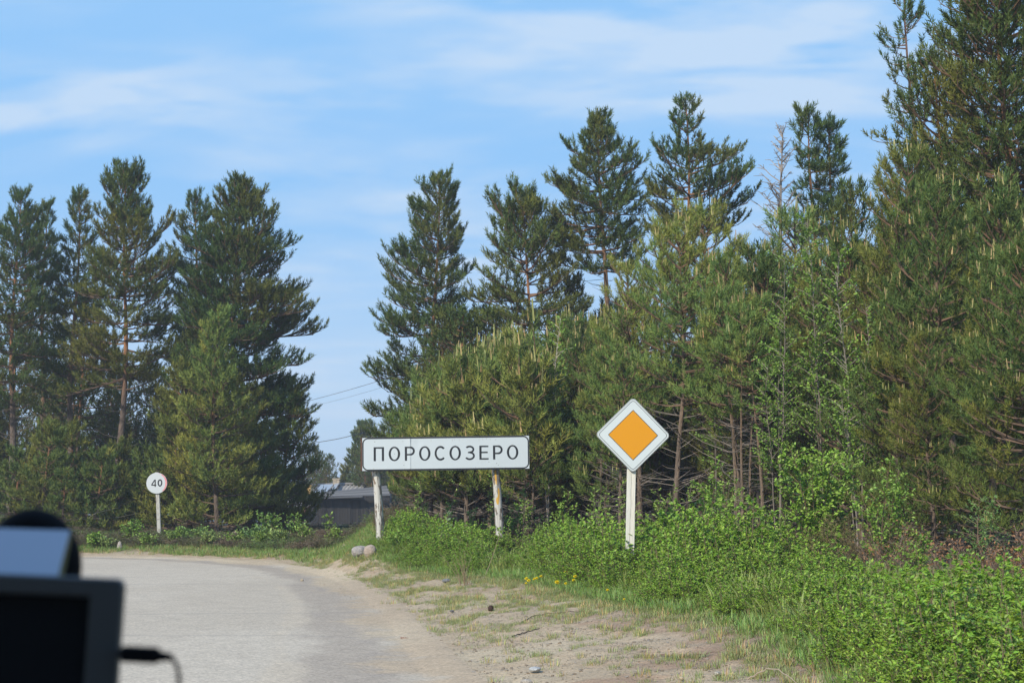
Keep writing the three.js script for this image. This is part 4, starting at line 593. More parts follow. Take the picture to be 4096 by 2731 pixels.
  for (let s = 0; s < 3; s++) {
    const a = cuts[s], b = cuts[s + 1] + (s === 0 ? 0.001 : 0), g = new THREE.PlaneGeometry((b - a) * W, H, 40, 24), p = g.attributes.position, uv = g.attributes.uv;
    for (let i = 0; i < p.count; i++) { const x = (a + b - 1) * 0.5 * W + p.getX(i), y = p.getY(i), fx = x / W + 0.5, edge = s === 0 ? Math.max(0, (fx - 0.26) / 0.03) : 0; const dent = 0.003 * fbm(x * 2.2 + 5, y * 3, 3) + edge * (0.007 + 0.012 * smoothstep(y, 0.12, 0.36)) + (s === 0 ? 0.004 : 0) - 0.006 * Math.exp(-((x + 0.62) ** 2) / 0.004 - ((y - 0.25) ** 2) / 0.01); p.setXYZ(i, x, y, dent + (s === 2 ? 0.0015 : 0)); uv.setXY(i, fx, y / H + 0.5); }
    g.computeVertexNormals(); g.rotateZ(tilt); g.translate(0, c.y - gy, 0.05); part(t, 'sign_sheet', g, face);
  }
  const bar = (w, h, d, x, y, z, mat, name) => { const g = new RoundedBoxGeometry(w, h, d, 2, 0.004); g.translate(x, y, z); g.rotateZ(tilt); g.translate(0, c.y - gy, 0); part(t, name, g, mat); };
  const rust = std([0.11, 0.055, 0.035], 0.85, { bumpMap: woodBump, bumpScale: 0.004 }), tar = std([0.03, 0.03, 0.033], 0.7);
  bar(W + 0.01, 0.045, 0.09, -0.012, H / 2 - 0.010, 0, tar, 'frame_rail'); bar(W + 0.01, 0.04, 0.09, -0.012, -H / 2 + 0.008, 0, tar, 'frame_rail');
  bar(0.075, H + 0.012, 0.10, -W / 2 - 0.002, 0, -0.01, rust, 'frame_stile'); bar(0.05, H - 0.05, 0.09, W / 2 - 0.03, 0, -0.005, rust, 'frame_stile');
  const back = new THREE.BoxGeometry(W - 0.12, H - 0.08, 0.02); back.rotateZ(tilt); back.translate(0, c.y - gy, 0.005); part(t, 'backing_board', back, std([0.2, 0.15, 0.1], 0.9));
  [[1500, 1519, 5, false], [1985, 1999, 12, true]].forEach(([xt, xb, seed, ye]) => {
    const hi = at(xt - 3, 1830, D), lo = at(xb, 2172, D), dir = hi.clone().sub(lo), q = lo.clone().addScaledVector(dir, -0.35); q.y = Math.min(q.y, heightAt(lo.x, D) - 0.15);
    const o = V(c.x, gy, -D), g = logPost(q.sub(o).add(V(0, 0, -0.16)), hi.sub(o).add(V(0, 0, -0.16)), 0.098, 0.086, seed);
    part(t, 'log_post', g, std([1, 1, 1], 0.85, { map: paintTexture(seed, ye ? -0.04 : 0.08, ye), bumpMap: woodBump, bumpScale: 0.006 }));
  });
}
{ // the priority road sign
  const D = 23, m = D / F, c = at(2530, 1741, D), foot = at(2515, 2200, D), gy = heightAt(foot.x, D), t = thing('priority_road_sign', 'yellow and white diamond priority road sign on a cracked white post', 'road sign', [foot.x, gy, -D], 0);
  const S = 0.5 * 0.5 * (286 + 288) * m / Math.SQRT2 * 2 + 0.0, half = S / 2 * 1.035, rounded = (h, r) => { const s = new THREE.Shape(); s.moveTo(-h + r, -h); s.lineTo(h - r, -h); s.absarc(h - r, -h + r, r, -Math.PI / 2, 0); s.lineTo(h, h - r); s.absarc(h - r, h - r, r, 0, Math.PI / 2); s.lineTo(-h + r, h); s.absarc(-h + r, h - r, r, Math.PI / 2, Math.PI); s.lineTo(-h, -h + r); s.absarc(-h + r, -h + r, r, Math.PI, 1.5 * Math.PI); return s; };
  const place = (g, z) => { g.translate(0, 0, z); g.rotateZ(Math.PI / 4 - 0.012); g.rotateY(0.07); g.translate(c.x - foot.x, c.y - gy, 0.08); return g; };
  const white = new THREE.MeshPhysicalMaterial({ color: new THREE.Color().setRGB(0.62, 0.68, 0.69), roughness: 0.4, bumpMap: grainBump, bumpScale: 0.0006 }), black = std([0.025, 0.025, 0.03], 0.5), yellow = new THREE.MeshPhysicalMaterial({ color: new THREE.Color().setRGB(0.72, 0.305, 0.004), roughness: 0.42 });
  const ex = (s, d, b) => new THREE.ExtrudeGeometry(s, { depth: d, bevelEnabled: b > 0, bevelThickness: b, bevelSize: b, bevelSegments: 3, curveSegments: 10 });
  const ring = (a, ra, b, rb) => { const s = rounded(a, ra); s.holes.push(new THREE.Path(rounded(b, rb).getPoints(8))); return s; };
  part(t, 'sign_plate', place(ex(rounded(half - 0.008, 0.055), 0.018, 0.008), 0), white);
  part(t, 'edge_line', place(ex(ring(half - 0.021, 0.045, half - 0.027, 0.041), 0.0015, 0), 0.0262), black);
  part(t, 'yellow_field', place(ex(rounded(half * 0.655, 0.008), 0.003, 0), 0.0262), yellow);
  part(t, 'field_outline', place(ex(ring(half * 0.655 + 0.009, 0.01, half * 0.655 + 0.001, 0.006), 0.002, 0), 0.0262), black);
  for (const [bx, by] of [[half * 0.66, half * 0.66], [-half * 0.66, -half * 0.66]]) { const b = new THREE.SphereGeometry(0.011, 12, 8); b.scale(1, 1, 0.35); b.translate(bx, by, 0); part(t, 'bolt', place(b, 0.0262), std([0.3, 0.29, 0.28], 0.5, { metalness: 0.6 })); }
  { const rim = place(ex(ring(half + 0.004, 0.06, half - 0.004, 0.054), 0.03, 0.003), -0.006); part(t, 'rim', rim, std([0.42, 0.45, 0.46], 0.5)); }
  // the post: a square timber split by a long crack, leaning a little
  const topP = at(2530, 1700, D).sub(V(foot.x, gy, -D)), botP = V(0, -0.2, 0), q = random(22);
  const halfPost = (side) => { const n = 26, p = [], idx = [], w = 0.063; for (let i = 0; i <= n; i++) { const s = i / n, cx = lerp(botP.x, topP.x, s), y = lerp(botP.y, topP.y, s), j = 0.004 * noise2(i * 0.7, 3) - 0.006 + 0.008 * noise2(i * 0.21, 8), gap = 0.0004 + 0.0010 * Math.abs(noise2(i * 0.5, 11)); const xi = cx + j + side * gap, xo = cx + side * w; for (const [x, z] of [[xi, -0.06], [xi, 0.045], [xi + side * 0.0012, 0.0575], [xo - side * 0.006, 0.06], [xo, 0.054], [xo, -0.06]]) p.push(x, y, z); if (i) for (let k = 0; k < 6; k++) { const a = (i - 1) * 6 + k, b = (i - 1) * 6 + (k + 1) % 6, A = a + 6, B = b + 6; side < 0 ? idx.push(a, A, b, b, A, B) : idx.push(a, b, A, b, B, A); } } const g = new THREE.BufferGeometry(); g.setAttribute('position', new THREE.Float32BufferAttribute(p, 3)); g.setAttribute('uv', new THREE.Float32BufferAttribute(p.filter((_, i) => i % 3 < 2).map((v) => v * 2), 2)); g.setIndex(idx); const f = g.toNonIndexed(); f.computeVertexNormals(); return f; };
  part(t, 'post_half', halfPost(-1), std([0.66, 0.65, 0.585], 0.75, { bumpMap: woodBump, bumpScale: 0.004, side: THREE.DoubleSide })); part(t, 'post_half', halfPost(1), std([0.66, 0.64, 0.565], 0.75, { bumpMap: woodBump, bumpScale: 0.004, side: THREE.DoubleSide }));
}
{ // the speed limit sign
  const D = 48.6, m = D / F, c = at(628, 1932.5, D), foot = at(636, 2150, D), gy = heightAt(foot.x, D), t = thing('speed_limit_sign', 'small round white sign reading 40 with a faded red rim on a white wooden post', 'road sign', [foot.x, gy, -D]), R = 41.5 * m;
  const tex = canvasTexture(512, 512, (g) => { g.fillStyle = '#c3cacd'; g.fillRect(0, 0, 512, 512); const q = random(2); for (let i = 0; i < 260; i++) { const a = -1.15 + 2.0 * q() + (q() < 0.3 ? -0.9 * q() : 0), w = Math.max(0, Math.cos((a + 0.12) * 1.25)); g.strokeStyle = 'rgba(240,90,90,' + (0.16 * w * q() + 0.015) + ')'; g.lineWidth = 8 + 16 * q(); g.beginPath(); g.arc(256, 256, 252 - 26 * q() * (0.3 + w), a, a + 0.1 + 0.15 * q()); g.stroke(); } g.fillStyle = '#17191d'; g.strokeStyle = '#17191d'; g.lineWidth = 33; g.lineJoin = 'miter'; g.beginPath(); g.ellipse(337, 250, 44, 74, 0, 0, 7); g.stroke(); g.lineWidth = 30; g.beginPath(); g.moveTo(217, 345); g.lineTo(217, 184); g.stroke(); g.lineWidth = 27; g.beginPath(); g.moveTo(245, 302); g.lineTo(122, 302); g.stroke(); g.beginPath(); g.moveTo(126, 300); g.lineTo(206, 172); g.stroke(); g.fillRect(203, 166, 29, 30); });
  const place = (g, z) => { g.rotateZ(0.02); g.translate(c.x - foot.x, c.y - gy, z); return g; };
  part(t, 'sign_face', place(new THREE.CircleGeometry(R * 0.985, 64), 0.0885), new THREE.MeshPhysicalMaterial({ map: tex, roughness: 0.4 }));
  { const g = new THREE.LatheGeometry([[0.01, -0.012], [R * 0.97, -0.012], [R, -0.006], [R, 0.008], [R * 0.985, 0.012], [R * 0.97, 0.0115]].map(([a, b]) => new THREE.Vector2(a, b)), 64); g.rotateX(Math.PI / 2); part(t, 'sign_plate', place(g, 0.0765), std([0.62, 0.62, 0.63], 0.5, { side: THREE.DoubleSide })); }
  const hi = at(626, 1889, D).sub(V(foot.x, gy, -D)), g = new RoundedBoxGeometry(0.118, hi.y + 0.3, 0.1, 2, 0.012); g.translate(0, hi.y / 2 - 0.15, 0); { const p = g.attributes.position; for (let i = 0; i < p.count; i++) p.setX(i, p.getX(i) + hi.x * p.getY(i) / hi.y + 0.006 * noise2(p.getY(i) * 2, 4)); } g.computeVertexNormals();
  part(t, 'post', g, std([1, 1, 1], 0.8, { map: paintTexture(31, -0.28, false), bumpMap: woodBump, bumpScale: 0.004 }));
  const knot = new THREE.SphereGeometry(0.016, 10, 8); for (const dx of [-0.012, 0.024]) { const k = knot.clone(); k.scale(1, 0.6, 0.4); k.translate(dx + hi.x * 0.32, at(632, 2077, D).y - gy, 0.05); part(t, 'knot', k, std([0.09, 0.07, 0.06], 0.9)); }
}
// ---------------------------------------------------------------- rocks
function rock(label, px, py, d, w, h, color, seed, group, name = 'boulder') {
  const p = at(px, py, d), gy = heightAt(p.x, d), g = new THREE.IcosahedronGeometry(1, 5), q = g.attributes.position, c = [], W = w * d / F / 2, H = h * d / F, u = [];
  for (let i = 0; i < q.count; i++) { const x = q.getX(i), y = q.getY(i), z = q.getZ(i), n = 1 + 0.16 * fbm(x * 1.3 + seed * 3.1, y * 1.3 + z * 0.9 + seed, 3) + 0.03 * noise2(x * 7 + seed, y * 7 + z * 5), k = 1 + 0.3 * fbm(x * 4 + seed, y * 4 - z * 3, 4) + 0.15 * noise2(x * 20, y * 20 + z * 15); q.setXYZ(i, x * n * W, (y * n * 0.62 + 0.3) * H, z * n * W * 0.8); c.push(...color.map((v) => v * k)); u.push(x * W * 2 + z * W, y * H * 2 + z * W); }
  g.setAttribute('color', new THREE.Float32BufferAttribute(c, 3)); g.setAttribute('uv', new THREE.Float32BufferAttribute(u, 2)); g.deleteAttribute('normal'); const flat = g.index ? g : g; flat.computeVertexNormals();
  const t = part(scene, numbered(name), flat, M.stone); t.position.set(p.x, Math.min(p.y, gy + 0.02), -d); t.rotation.y = seed; return tag(t, label, name === 'boulder' ? 'boulder' : 'stone', group);
}
rock('grey rounded boulder at the foot of the left town sign post', 1440, 2200, 33.8, 80, 44, [0.36, 0.335, 0.31], 1);
rock('paler beige rounded boulder leaning against the grey boulder by the town sign post', 1480, 2204, 33.4, 64, 46, [0.42, 0.345, 0.285], 2);
rock('pink grey rock on the bank under the lake glimpse', 942, 2135, 50, 46, 34, [0.33, 0.23, 0.21], 3);
rock('low reddish rock half hidden by heather right of the speed limit sign', 855, 2152, 48.5, 52, 20, [0.34, 0.17, 0.13], 4);
rock('reddish rock among the heather in front of the shed', 1205, 2155, 47, 40, 20, [0.30, 0.17, 0.13], 5);
rock('pale upright stone at the roadside left of the speed limit sign', 476, 2200, 46.2, 20, 38, [0.40, 0.36, 0.32], 6);
rock('pale yellowish stone at the foot of the earth mound', 1376, 2162, 40.5, 20, 13, [0.52, 0.44, 0.30], 7);
rock('small rock on the earth bank behind the right town sign post', 2080, 2140, 37, 24, 24, [0.34, 0.24, 0.2], 8);
rock('low grey rock on the earth bank right of the right town sign post', 2130, 2150, 36, 40, 22, [0.32, 0.27, 0.24], 9);
rock('flat pale stone low in the verge near the bottom of the photo', 2214, 2697, 11.2, 60, 30, [0.62, 0.56, 0.46], 10, undefined, 'stone');
rock('flat bluish grey stone in the sandy verge', 2140, 2589, 13.3, 62, 16, [0.46, 0.47, 0.46], 11, undefined, 'stone');
rock('half buried pale stone just below the bluish grey stone', 2105, 2622, 12.7, 50, 18, [0.42, 0.38, 0.32], 12, undefined, 'stone');
rock('dark grey stone at the edge of the scrub where the sand patch begins', 1785, 2308, 26.5, 34, 13, [0.20, 0.21, 0.22], 13, undefined, 'stone');
rock('small dark flat stone on the sandy verge left of the pine cone', 1808, 2434, 20.5, 22, 8, [0.17, 0.16, 0.16], 14, undefined, 'stone');
rock('small dark stone right of the flat pale stone', 2205, 2665, 11.5, 14, 10, [0.15, 0.16, 0.17], 15, undefined, 'stone');
rock('pale yellow stone lying on the asphalt near the road edge', 1207, 2323, 30.7, 13, 9, [0.48, 0.40, 0.28], 16, undefined, 'stone');
rock('whitish stone on the bare brown soil beside the scrub', 2870, 2588, 11.8, 34, 16, [0.48, 0.44, 0.36], 17, undefined, 'stone');
rock('yellowish stone on the bare brown soil, left of the long curved twig', 2725, 2590, 12, 24, 14, [0.46, 0.38, 0.25], 18, undefined, 'stone');
{ // pine cone
  const d = 20.3, p = at(1963, 2421, d), g = new THREE.SphereGeometry(0.034, 20, 14), q = g.attributes.position; for (let i = 0; i < q.count; i++) { const a = Math.atan2(q.getZ(i), q.getX(i)), k = 1 + 0.18 * Math.sin(a * 8 + q.getY(i) * 160); q.setXYZ(i, q.getX(i) * k, q.getY(i) * k * 1.15, q.getZ(i) * k); } g.computeVertexNormals();
  const t = part(scene, 'pine_cone', g, std([0.045, 0.025, 0.018], 0.9)); t.position.set(p.x, heightAt(p.x, d) + 0.03, -d); tag(t, 'dark brown pine cone lying on the sandy verge', 'pine cone');
}
// dead twigs lying on the verge or leaning out of the scrub
function deadTwig(label, pts, r, color) { const q = pts.map(([x, y, d, lift]) => { const p = at(x, y, d); p.y = heightAt(p.x, d) + (lift ?? 0.012); return p; }), o = q[0].clone(), curve = new THREE.CatmullRomCurve3(q.map((p) => p.clone().sub(o))), s = new Soup(), n = 14; s.stick(Array.from({ length: n + 1 }, (_, i) => curve.getPoint(i / n).add(V(0, 0.006 * Math.sin(i * 2.3), 0.004 * Math.cos(i * 1.7)))), Array.from({ length: n + 1 }, (_, i) => r * (1 - 0.6 * i / n)), 5, color); const t = part(scene, numbered('twig'), s.geometry(), M.limb); t.position.copy(o); return tag(t, label, 'twig'); }
deadTwig('long thin curved twig lying on the sand below the dandelions', [[2090, 2478, 17.6], [2160, 2458, 18.3], [2290, 2448, 18.3], [2400, 2452, 17.8]], 0.009, [0.10, 0.075, 0.06]);
deadTwig('short dark twig on the sand left of the long curved twig', [[2050, 2512, 16.4], [2095, 2506, 16.6], [2160, 2490, 16.8]], 0.009, [0.07, 0.055, 0.045]);
deadTwig('small straight dark twig near the bottom of the verge', [[1970, 2638, 12.9], [2035, 2637, 12.7]], 0.007, [0.09, 0.06, 0.05]);
deadTwig('long twig at the edge of the scrub across the brown soil', [[2640, 2528, 13.6], [2760, 2530, 13.2], [2890, 2518, 13.2]], 0.008, [0.2, 0.14, 0.1]);
deadTwig('arched pale twig leaning out of the scrub at the lower right', [[2990, 2604, 11.2, 0.05], [3080, 2590, 11.1, 0.12], [3200, 2630, 10.7, 0.04]], 0.007, [0.33, 0.27, 0.2]);
deadTwig('tiny reddish twig on the asphalt edge', [[1602, 2545, 17.6], [1632, 2541, 17.5]], 0.006, [0.22, 0.10, 0.07]);
deadTwig('bare slanting stem standing out of the scrub below the right town sign post', [[1935, 2315, 26.2], [1965, 2270, 26.4, 0.28], [2000, 2190, 26.6, 0.7]], 0.007, [0.26, 0.2, 0.13]);
{ const b = onGround(1862, 25.4); plantLeafy('dead_stalks', 'fan of dry brown stalks at the scrub edge above the sand patch', 'dead brush', b, 0, undefined, { seed: 15, height: 0.62, stems: 14, stem: 0.008, branches: 3, leaves: 0, reach: 0.12, spread: 0.75, foot: 0.15, bark: [0.24, 0.18, 0.11] }); }
// dandelions
{
  const spots = [[2104, 2334, 3.4], [2106, 2316, 5], [2115, 2323, 4.5], [2138, 2317, 4], [2147, 2314, 4.2], [2165, 2307, 4.6], [2228, 2331, 6.5], [2264, 2292, 6], [2263, 2335, 4], [2295, 2322, 4.6], [2301, 2307, 5], [2431, 2362, 4.6], [2497, 2397, 3]];
  let proto;
  spots.sort((a, b) => a[0] - b[0]).forEach(([px, py, rad], i) => {
    let dist = 21; for (let k = 0; k < 12; k++) { const x = ((px - CX) / F) * dist; dist += 0.6 * (((EYE - heightAt(x, dist) - 0.17) * F) / (py - HORIZON) - dist); } const top = at(px, py, dist), gy = heightAt(top.x, dist), label = ORDINAL[i] + ' yellow dandelion from the left in the grass below the scrub', s = rad * 1.6 * dist / F / 0.02, place = V(top.x, Math.min(gy, top.y - 0.1), top.z);
    if (!proto) { proto = thing('dandelion', label, 'dandelion', place, 0, 'dandelions on the verge'); }
    const t = proto.children.length ? proto.clone() : proto;
    if (t === proto) { const s2 = new Soup(), q = random(9); for (let k = 0; k < 70; k++) { const a = k * 2.4, e = 0.15 + 1.3 * (k / 70), dir = V(Math.cos(a) * Math.cos(e), Math.sin(e), Math.sin(a) * Math.cos(e)), w = V(-Math.sin(a), 0, Math.cos(a)).multiplyScalar(0.0032), tip = dir.clone().multiplyScalar(0.02), c = [0.84, 0.68 + 0.06 * q(), 0.008]; s2.tri(w.clone().negate(), w, tip.clone().addScaledVector(w, 1), c); s2.tri(w.clone().negate(), tip.clone().addScaledVector(w, 1), tip.clone().addScaledVector(w, -1), c); } part(t, 'flower_head', s2.geometry(), M.grass); const st = new Soup(); st.stick([V(0, -1, 0), V(0.02, -0.5, 0.01), V(0, 0, 0)], [0.003, 0.003, 0.0035], 5, [0.2, 0.3, 0.08]); part(t, 'stem', st.geometry(), M.limb); }
    else { t.name = numbered('dandelion'); t.userData = { ...proto.userData, label }; scene.add(t); }
    t.position.copy(place); const h = top.y - place.y; t.children[0].position.y = h; t.children[0].scale.setScalar(s); t.children[0].rotation.set(0.5, i, 0.2 * (i % 3 - 1)); t.children[1].position.y = h; t.children[1].scale.set(1, h + 0.02, 1);
  });
}
// ---------------------------------------------------------------- the dark shed and the house behind it
function quadBoard(a, b, c, d, thick) {   // a slab over four corners a-b (lower edge), d-c (upper edge)
  const n = b.clone().sub(a).cross(d.clone().sub(a)).normalize().multiplyScalar(thick), p = [], tri = (x, y, z) => p.push(...x.toArray(), ...y.toArray(), ...z.toArray()), A = [a, b, c, d], B = A.map((v) => v.clone().sub(n));
  tri(a, b, c); tri(a, c, d); tri(B[0], B[2], B[1]); tri(B[0], B[3], B[2]); for (let i = 0; i < 4; i++) { const j = (i + 1) % 4; tri(A[i], B[i], B[j]); tri(A[i], B[j], A[j]); }
  const g = new THREE.BufferGeometry(); g.setAttribute('position', new THREE.Float32BufferAttribute(p, 3)); g.computeVertexNormals(); return g;
}
const bil = (Q, u, v) => Q[0].clone().lerp(Q[1], u).lerp(Q[3].clone().lerp(Q[2], u), v);
const dull = (k) => std(k, 0.9, { side: THREE.DoubleSide });
{
  const o = at(1385, 2085, 98); o.y = heightAt(o.x, 98) - 0.05; const t = thing('shed', 'low dark weathered plank shed with a sagging board roof behind the left town sign post', 'shed', o), q = random(6), rel = (px, py, d) => at(px, py, d).sub(o);
  const wallM = [[0.038, 0.036, 0.037], [0.028, 0.027, 0.028], [0.05, 0.046, 0.045]].map(dull), roofM = [[0.12, 0.112, 0.102], [0.085, 0.08, 0.074], [0.165, 0.155, 0.142]].map(dull);
  const L = rel(1242, 1992, 97.5), R = rel(1558, 1988, 99.5), n = 30;
  for (let i = 0; i < n; i++) { const a = L.clone().lerp(R, (i + 0.04) / n), b = L.clone().lerp(R, (i + 0.96) / n), z = 0.02 * q(), lo = -0.1, A = V(a.x, lo, a.z + z), B = V(b.x, lo, b.z + z), C = V(b.x, b.y + 0.1, b.z + z), Dd = V(a.x, a.y + 0.1, a.z + z); part(t, 'plank', quadBoard(A, B, C, Dd, 0.025), wallM[Math.floor(q() * 3)]); }
  const LB = V(L.x + 0.5, L.y + 0.3, L.z - 4.2), RB = V(R.x - 0.2, R.y + 0.5, R.z - 4.2);
  for (const [a, b] of [[R, RB], [LB, L], [RB, LB]]) { const A = V(a.x, -0.1, a.z), B = V(b.x, -0.1, b.z), C = b.clone(), Dd = a.clone(); part(t, 'side_wall', quadBoard(A, B, C, Dd, 0.03), wallM[1]); }
  const Q = [rel(1216, 1996, 97), rel(1566, 1986, 99), rel(1541, 1944, 104), rel(1248, 1974, 102.5)], rows = 9;
  for (let i = 0; i < rows; i++) { const v0 = i / rows - 0.015, v1 = (i + 1) / rows, dx = 0.02 * (q() - 0.5), up = V(0, 0.03 * q(), 0), cut = i === 0 ? 0.66 : 1 + dx; part(t, 'roof_board', quadBoard(bil(Q, dx, v0).add(up), bil(Q, cut, v0).add(up), bil(Q, cut + 0.01, v1).add(up).add(V(0, 0.03, 0)), bil(Q, dx, v1).add(up).add(V(0, 0.03, 0)), 0.04), roofM[Math.floor(q() * 3)]); }
  part(t, 'eave_beam', quadBoard(rel(1222, 2004, 97.2), rel(1560, 2000, 99.1), rel(1560, 1990, 99.1), rel(1222, 1996, 97.2), 0.1), wallM[0]);
}
{
  const o = at(1300, 2080, 114); o.y = heightAt(o.x, 114) - 0.05; const t = thing('house', 'old house with a corrugated grey roof, pale metal patch and brick chimneys behind the shed', 'house', o), q = random(7), rel = (px, py, d) => at(px, py, d).sub(o);
  const Q = [rel(1078, 2062, 112), rel(1398, 2022, 112), rel(1464, 1936, 119), rel(1168, 1946, 119)], nrm = Q[1].clone().sub(Q[0]).cross(Q[3].clone().sub(Q[0])).normalize(), greys = [[0.27, 0.255, 0.235], [0.23, 0.215, 0.2], [0.31, 0.295, 0.27]].map((k) => std(k, 0.95, { side: THREE.DoubleSide }));
  const sheetG = (u0, u1, v0, v1, lift) => { const nx = 28, g = new THREE.PlaneGeometry(1, 1, nx, 2), p = g.attributes.position; for (let i = 0; i < p.count; i++) { const u = lerp(u0, u1, p.getX(i) + 0.5), v = lerp(v0, v1, p.getY(i) + 0.5), w = bil(Q, u, v).addScaledVector(nrm, 0.045 * Math.sin(u * 36 * Math.PI) + lift - 0.02 * (p.getY(i) + 0.5)); p.setXYZ(i, w.x, w.y, w.z); } g.computeVertexNormals(); return g; };
  for (let v = 0; v < 3; v++) for (let u = 0; u < 6; u++) part(t, 'roof_sheet', sheetG(u / 6, (u + 1.02) / 6, v / 3 - 0.02, (v + 1) / 3, 0.06 - 0.02 * v + 0.01 * q()), greys[Math.floor(q() * 3)]);
  part(t, 'ridge_cap', quadBoard(bil(Q, 0, 0.97).addScaledVector(nrm, 0.12), bil(Q, 1, 0.97).addScaledVector(nrm, 0.12), bil(Q, 1, 1.03).addScaledVector(nrm, 0.12), bil(Q, 0, 1.03).addScaledVector(nrm, 0.12), 0.05), greys[1]);
  const patch = (a, b, c, d) => part(t, 'metal_patch', quadBoard(...[a, b, c, d].map(([x, y, dd]) => rel(x, y, dd)), 0.02), std([0.52, 0.55, 0.58], 0.35, { metalness: 0.5 }));
  patch([1262, 1962, 114.2], [1313, 1958, 114.2], [1334, 1936, 117.6], [1283, 1938, 117.6]); patch([1244, 1981, 112], [1298, 1976, 112], [1312, 1959, 114.1], [1261, 1963, 114.1]); patch([1328, 1956, 115], [1342, 1953, 115], [1357, 1931, 118.2], [1338, 1933, 118.2]);
  const inset = (x, y, d, up) => rel(x, y, d).add(V(0, up, 0)), back = V(0.8, -2.2, -5.5);
  part(t, 'rear_roof', quadBoard(Q[2].clone().add(back), Q[3].clone().add(back), Q[3].clone(), Q[2].clone(), 0.06), greys[1]);
  const timber = dull([0.11, 0.09, 0.075]), W0 = Q[0].clone().lerp(Q[3], 0.08), W1 = Q[1].clone().lerp(Q[2], 0.08), B1 = Q[2].clone().add(back), B0 = Q[3].clone().add(back), low = (v) => V(v.x, -0.1, v.z);
  part(t, 'front_wall', quadBoard(low(W0), low(W1), W1.clone().add(V(0, -0.1, 0)), W0.clone().add(V(0, -0.1, 0)), 0.12), timber);
  part(t, 'side_wall', quadBoard(low(W1), low(B1), B1.clone(), W1.clone(), 0.12), timber); part(t, 'side_wall', quadBoard(low(B0), low(W0), W0.clone(), B0.clone(), 0.12), timber);
  part(t, 'gable', quadBoard(W1.clone().add(V(-0.05, 0, 0)), B1.clone().add(V(-0.05, 0, 0)), Q[2].clone().add(V(-0.05, -0.08, 0.02)), Q[2].clone().add(V(-0.05, -0.1, 0)), 0.1), timber); part(t, 'gable', quadBoard(B0.clone().add(V(0.05, 0, 0)), W0.clone().add(V(0.05, 0, 0)), Q[3].clone().add(V(0.05, -0.1, 0)), Q[3].clone().add(V(0.05, -0.08, -0.02)), 0.1), timber);
  const chimney = (px, py, d, w, h, color, label) => { const p = rel(px, py, d), rows = Math.round(h / 0.1), g = new THREE.Group(); g.name = 'chimney'; t.add(g); if (label) g.userData.label = label; g.position.copy(p); const ms = [0.85, 1, 1.12].map((s) => std(color.map((v) => v * s), 0.9)), bg = new RoundedBoxGeometry(w / 2 - 0.012, 0.086, w, 1, 0.008); for (let r = 0; r < rows; r++) for (let c = 0; c < 2; c++) { const b = part(g, 'brick', bg, ms[Math.floor(q() * 3)]); b.position.set((c - 0.5) * w / 2 + (r % 2 ? 0.01 : -0.01), h - (r + 0.5) * 0.1, 0); } const cap = part(g, 'chimney_cap', new RoundedBoxGeometry(w * 1.2, 0.09, w * 1.2, 1, 0.01), std(color.map((v) => v * 0.8), 0.9)); cap.position.y = h + 0.045; };
  chimney(1345, 1940, 118.5, 0.5, 0.42, [0.46, 0.39, 0.30], 'pale brick chimney on the ridge'); chimney(1226, 2004, 111.5, 0.62, 1.05, [0.55, 0.36, 0.13], 'yellow brick chimney at the left');
  const rb = quadBoard(rel(1203, 2062, 105), rel(1240, 2034, 105), rel(1240, 2024, 105), rel(1205, 2050, 105), 0.06); part(t, 'fallen_board', rb, dull([0.28, 0.12, 0.09]));
}
{ // overhead wires across the sky gap
  const t = thing('power_line', 'thin overhead wires crossing the sky gap between the two groups of pines', 'power line', at(1320, 1600, 72)), o = t.position.clone();
  [[[700, 1740, 84], [1260, 1596, 74], [1440, 1546, 70], [2100, 1340, 58]], [[700, 1760, 84.5], [1260, 1622, 74.5], [1440, 1575, 70.5], [2100, 1372, 58.5]], [[700, 1846, 84], [1300, 1764, 74], [1440, 1734, 70], [2100, 1575, 58]]].forEach((pts, i) => part(t, 'wire', new THREE.TubeGeometry(new THREE.CatmullRomCurve3(pts.map(([x, y, d]) => at(x, y, d).sub(o))), 40, i === 2 ? 0.015 : i ? 0.005 : 0.010, 5), std([0.12, 0.12, 0.13], 0.7)));
}
// ---------------------------------------------------------------- inside the vehicle: the camera looks out through its windscreen opening
{
  const dark = std([0.025, 0.025, 0.027], 0.85), cloth = std([0.09, 0.09, 0.09], 0.95), car = thing('car_interior', 'dark vehicle interior with roof and dashboard around the camera', 'car', [-0.35, 0, 0]);
  const slab = (name, w, h, d, x, y, z, m, rx = 0) => { const g = new RoundedBoxGeometry(w, h, d, 3, Math.min(w, h, d) * 0.3), p = part(car, name, g, m); p.position.set(x, y, z); p.rotation.x = rx; };
  slab('roof', 1.7, 0.06, 2.3, 0, 1.92, 0.85, cloth); slab('rear_panel', 1.7, 1.3, 0.06, 0, 1.25, 2.0, cloth); slab('dashboard', 1.5, 0.25, 0.5, 0, 1.12, -0.82, dark, 0.08); slab('firewall', 1.5, 0.7, 0.06, 0, 0.72, -0.7, dark); slab('floor_panel', 1.6, 0.06, 2.7, 0, 0.4, 0.65, cloth);
  slab('door_panel', 0.06, 0.75, 2.6, -0.82, 0.78, 0.6, dark); slab('door_panel', 0.06, 0.75, 2.6, 0.82, 0.78, 0.6, dark); slab('seat_back', 0.5, 0.7, 0.14, -0.36, 1.1, 0.75, cloth, 0.15); slab('seat_back', 0.5, 0.7, 0.14, 0.36, 1.1, 0.75, cloth, 0.15); slab('rear_side_panel', 0.06, 0.8, 1.0, -0.82, 1.52, 1.5, cloth); slab('rear_side_panel', 0.06, 0.8, 1.0, 0.82, 1.52, 1.5, cloth);
}
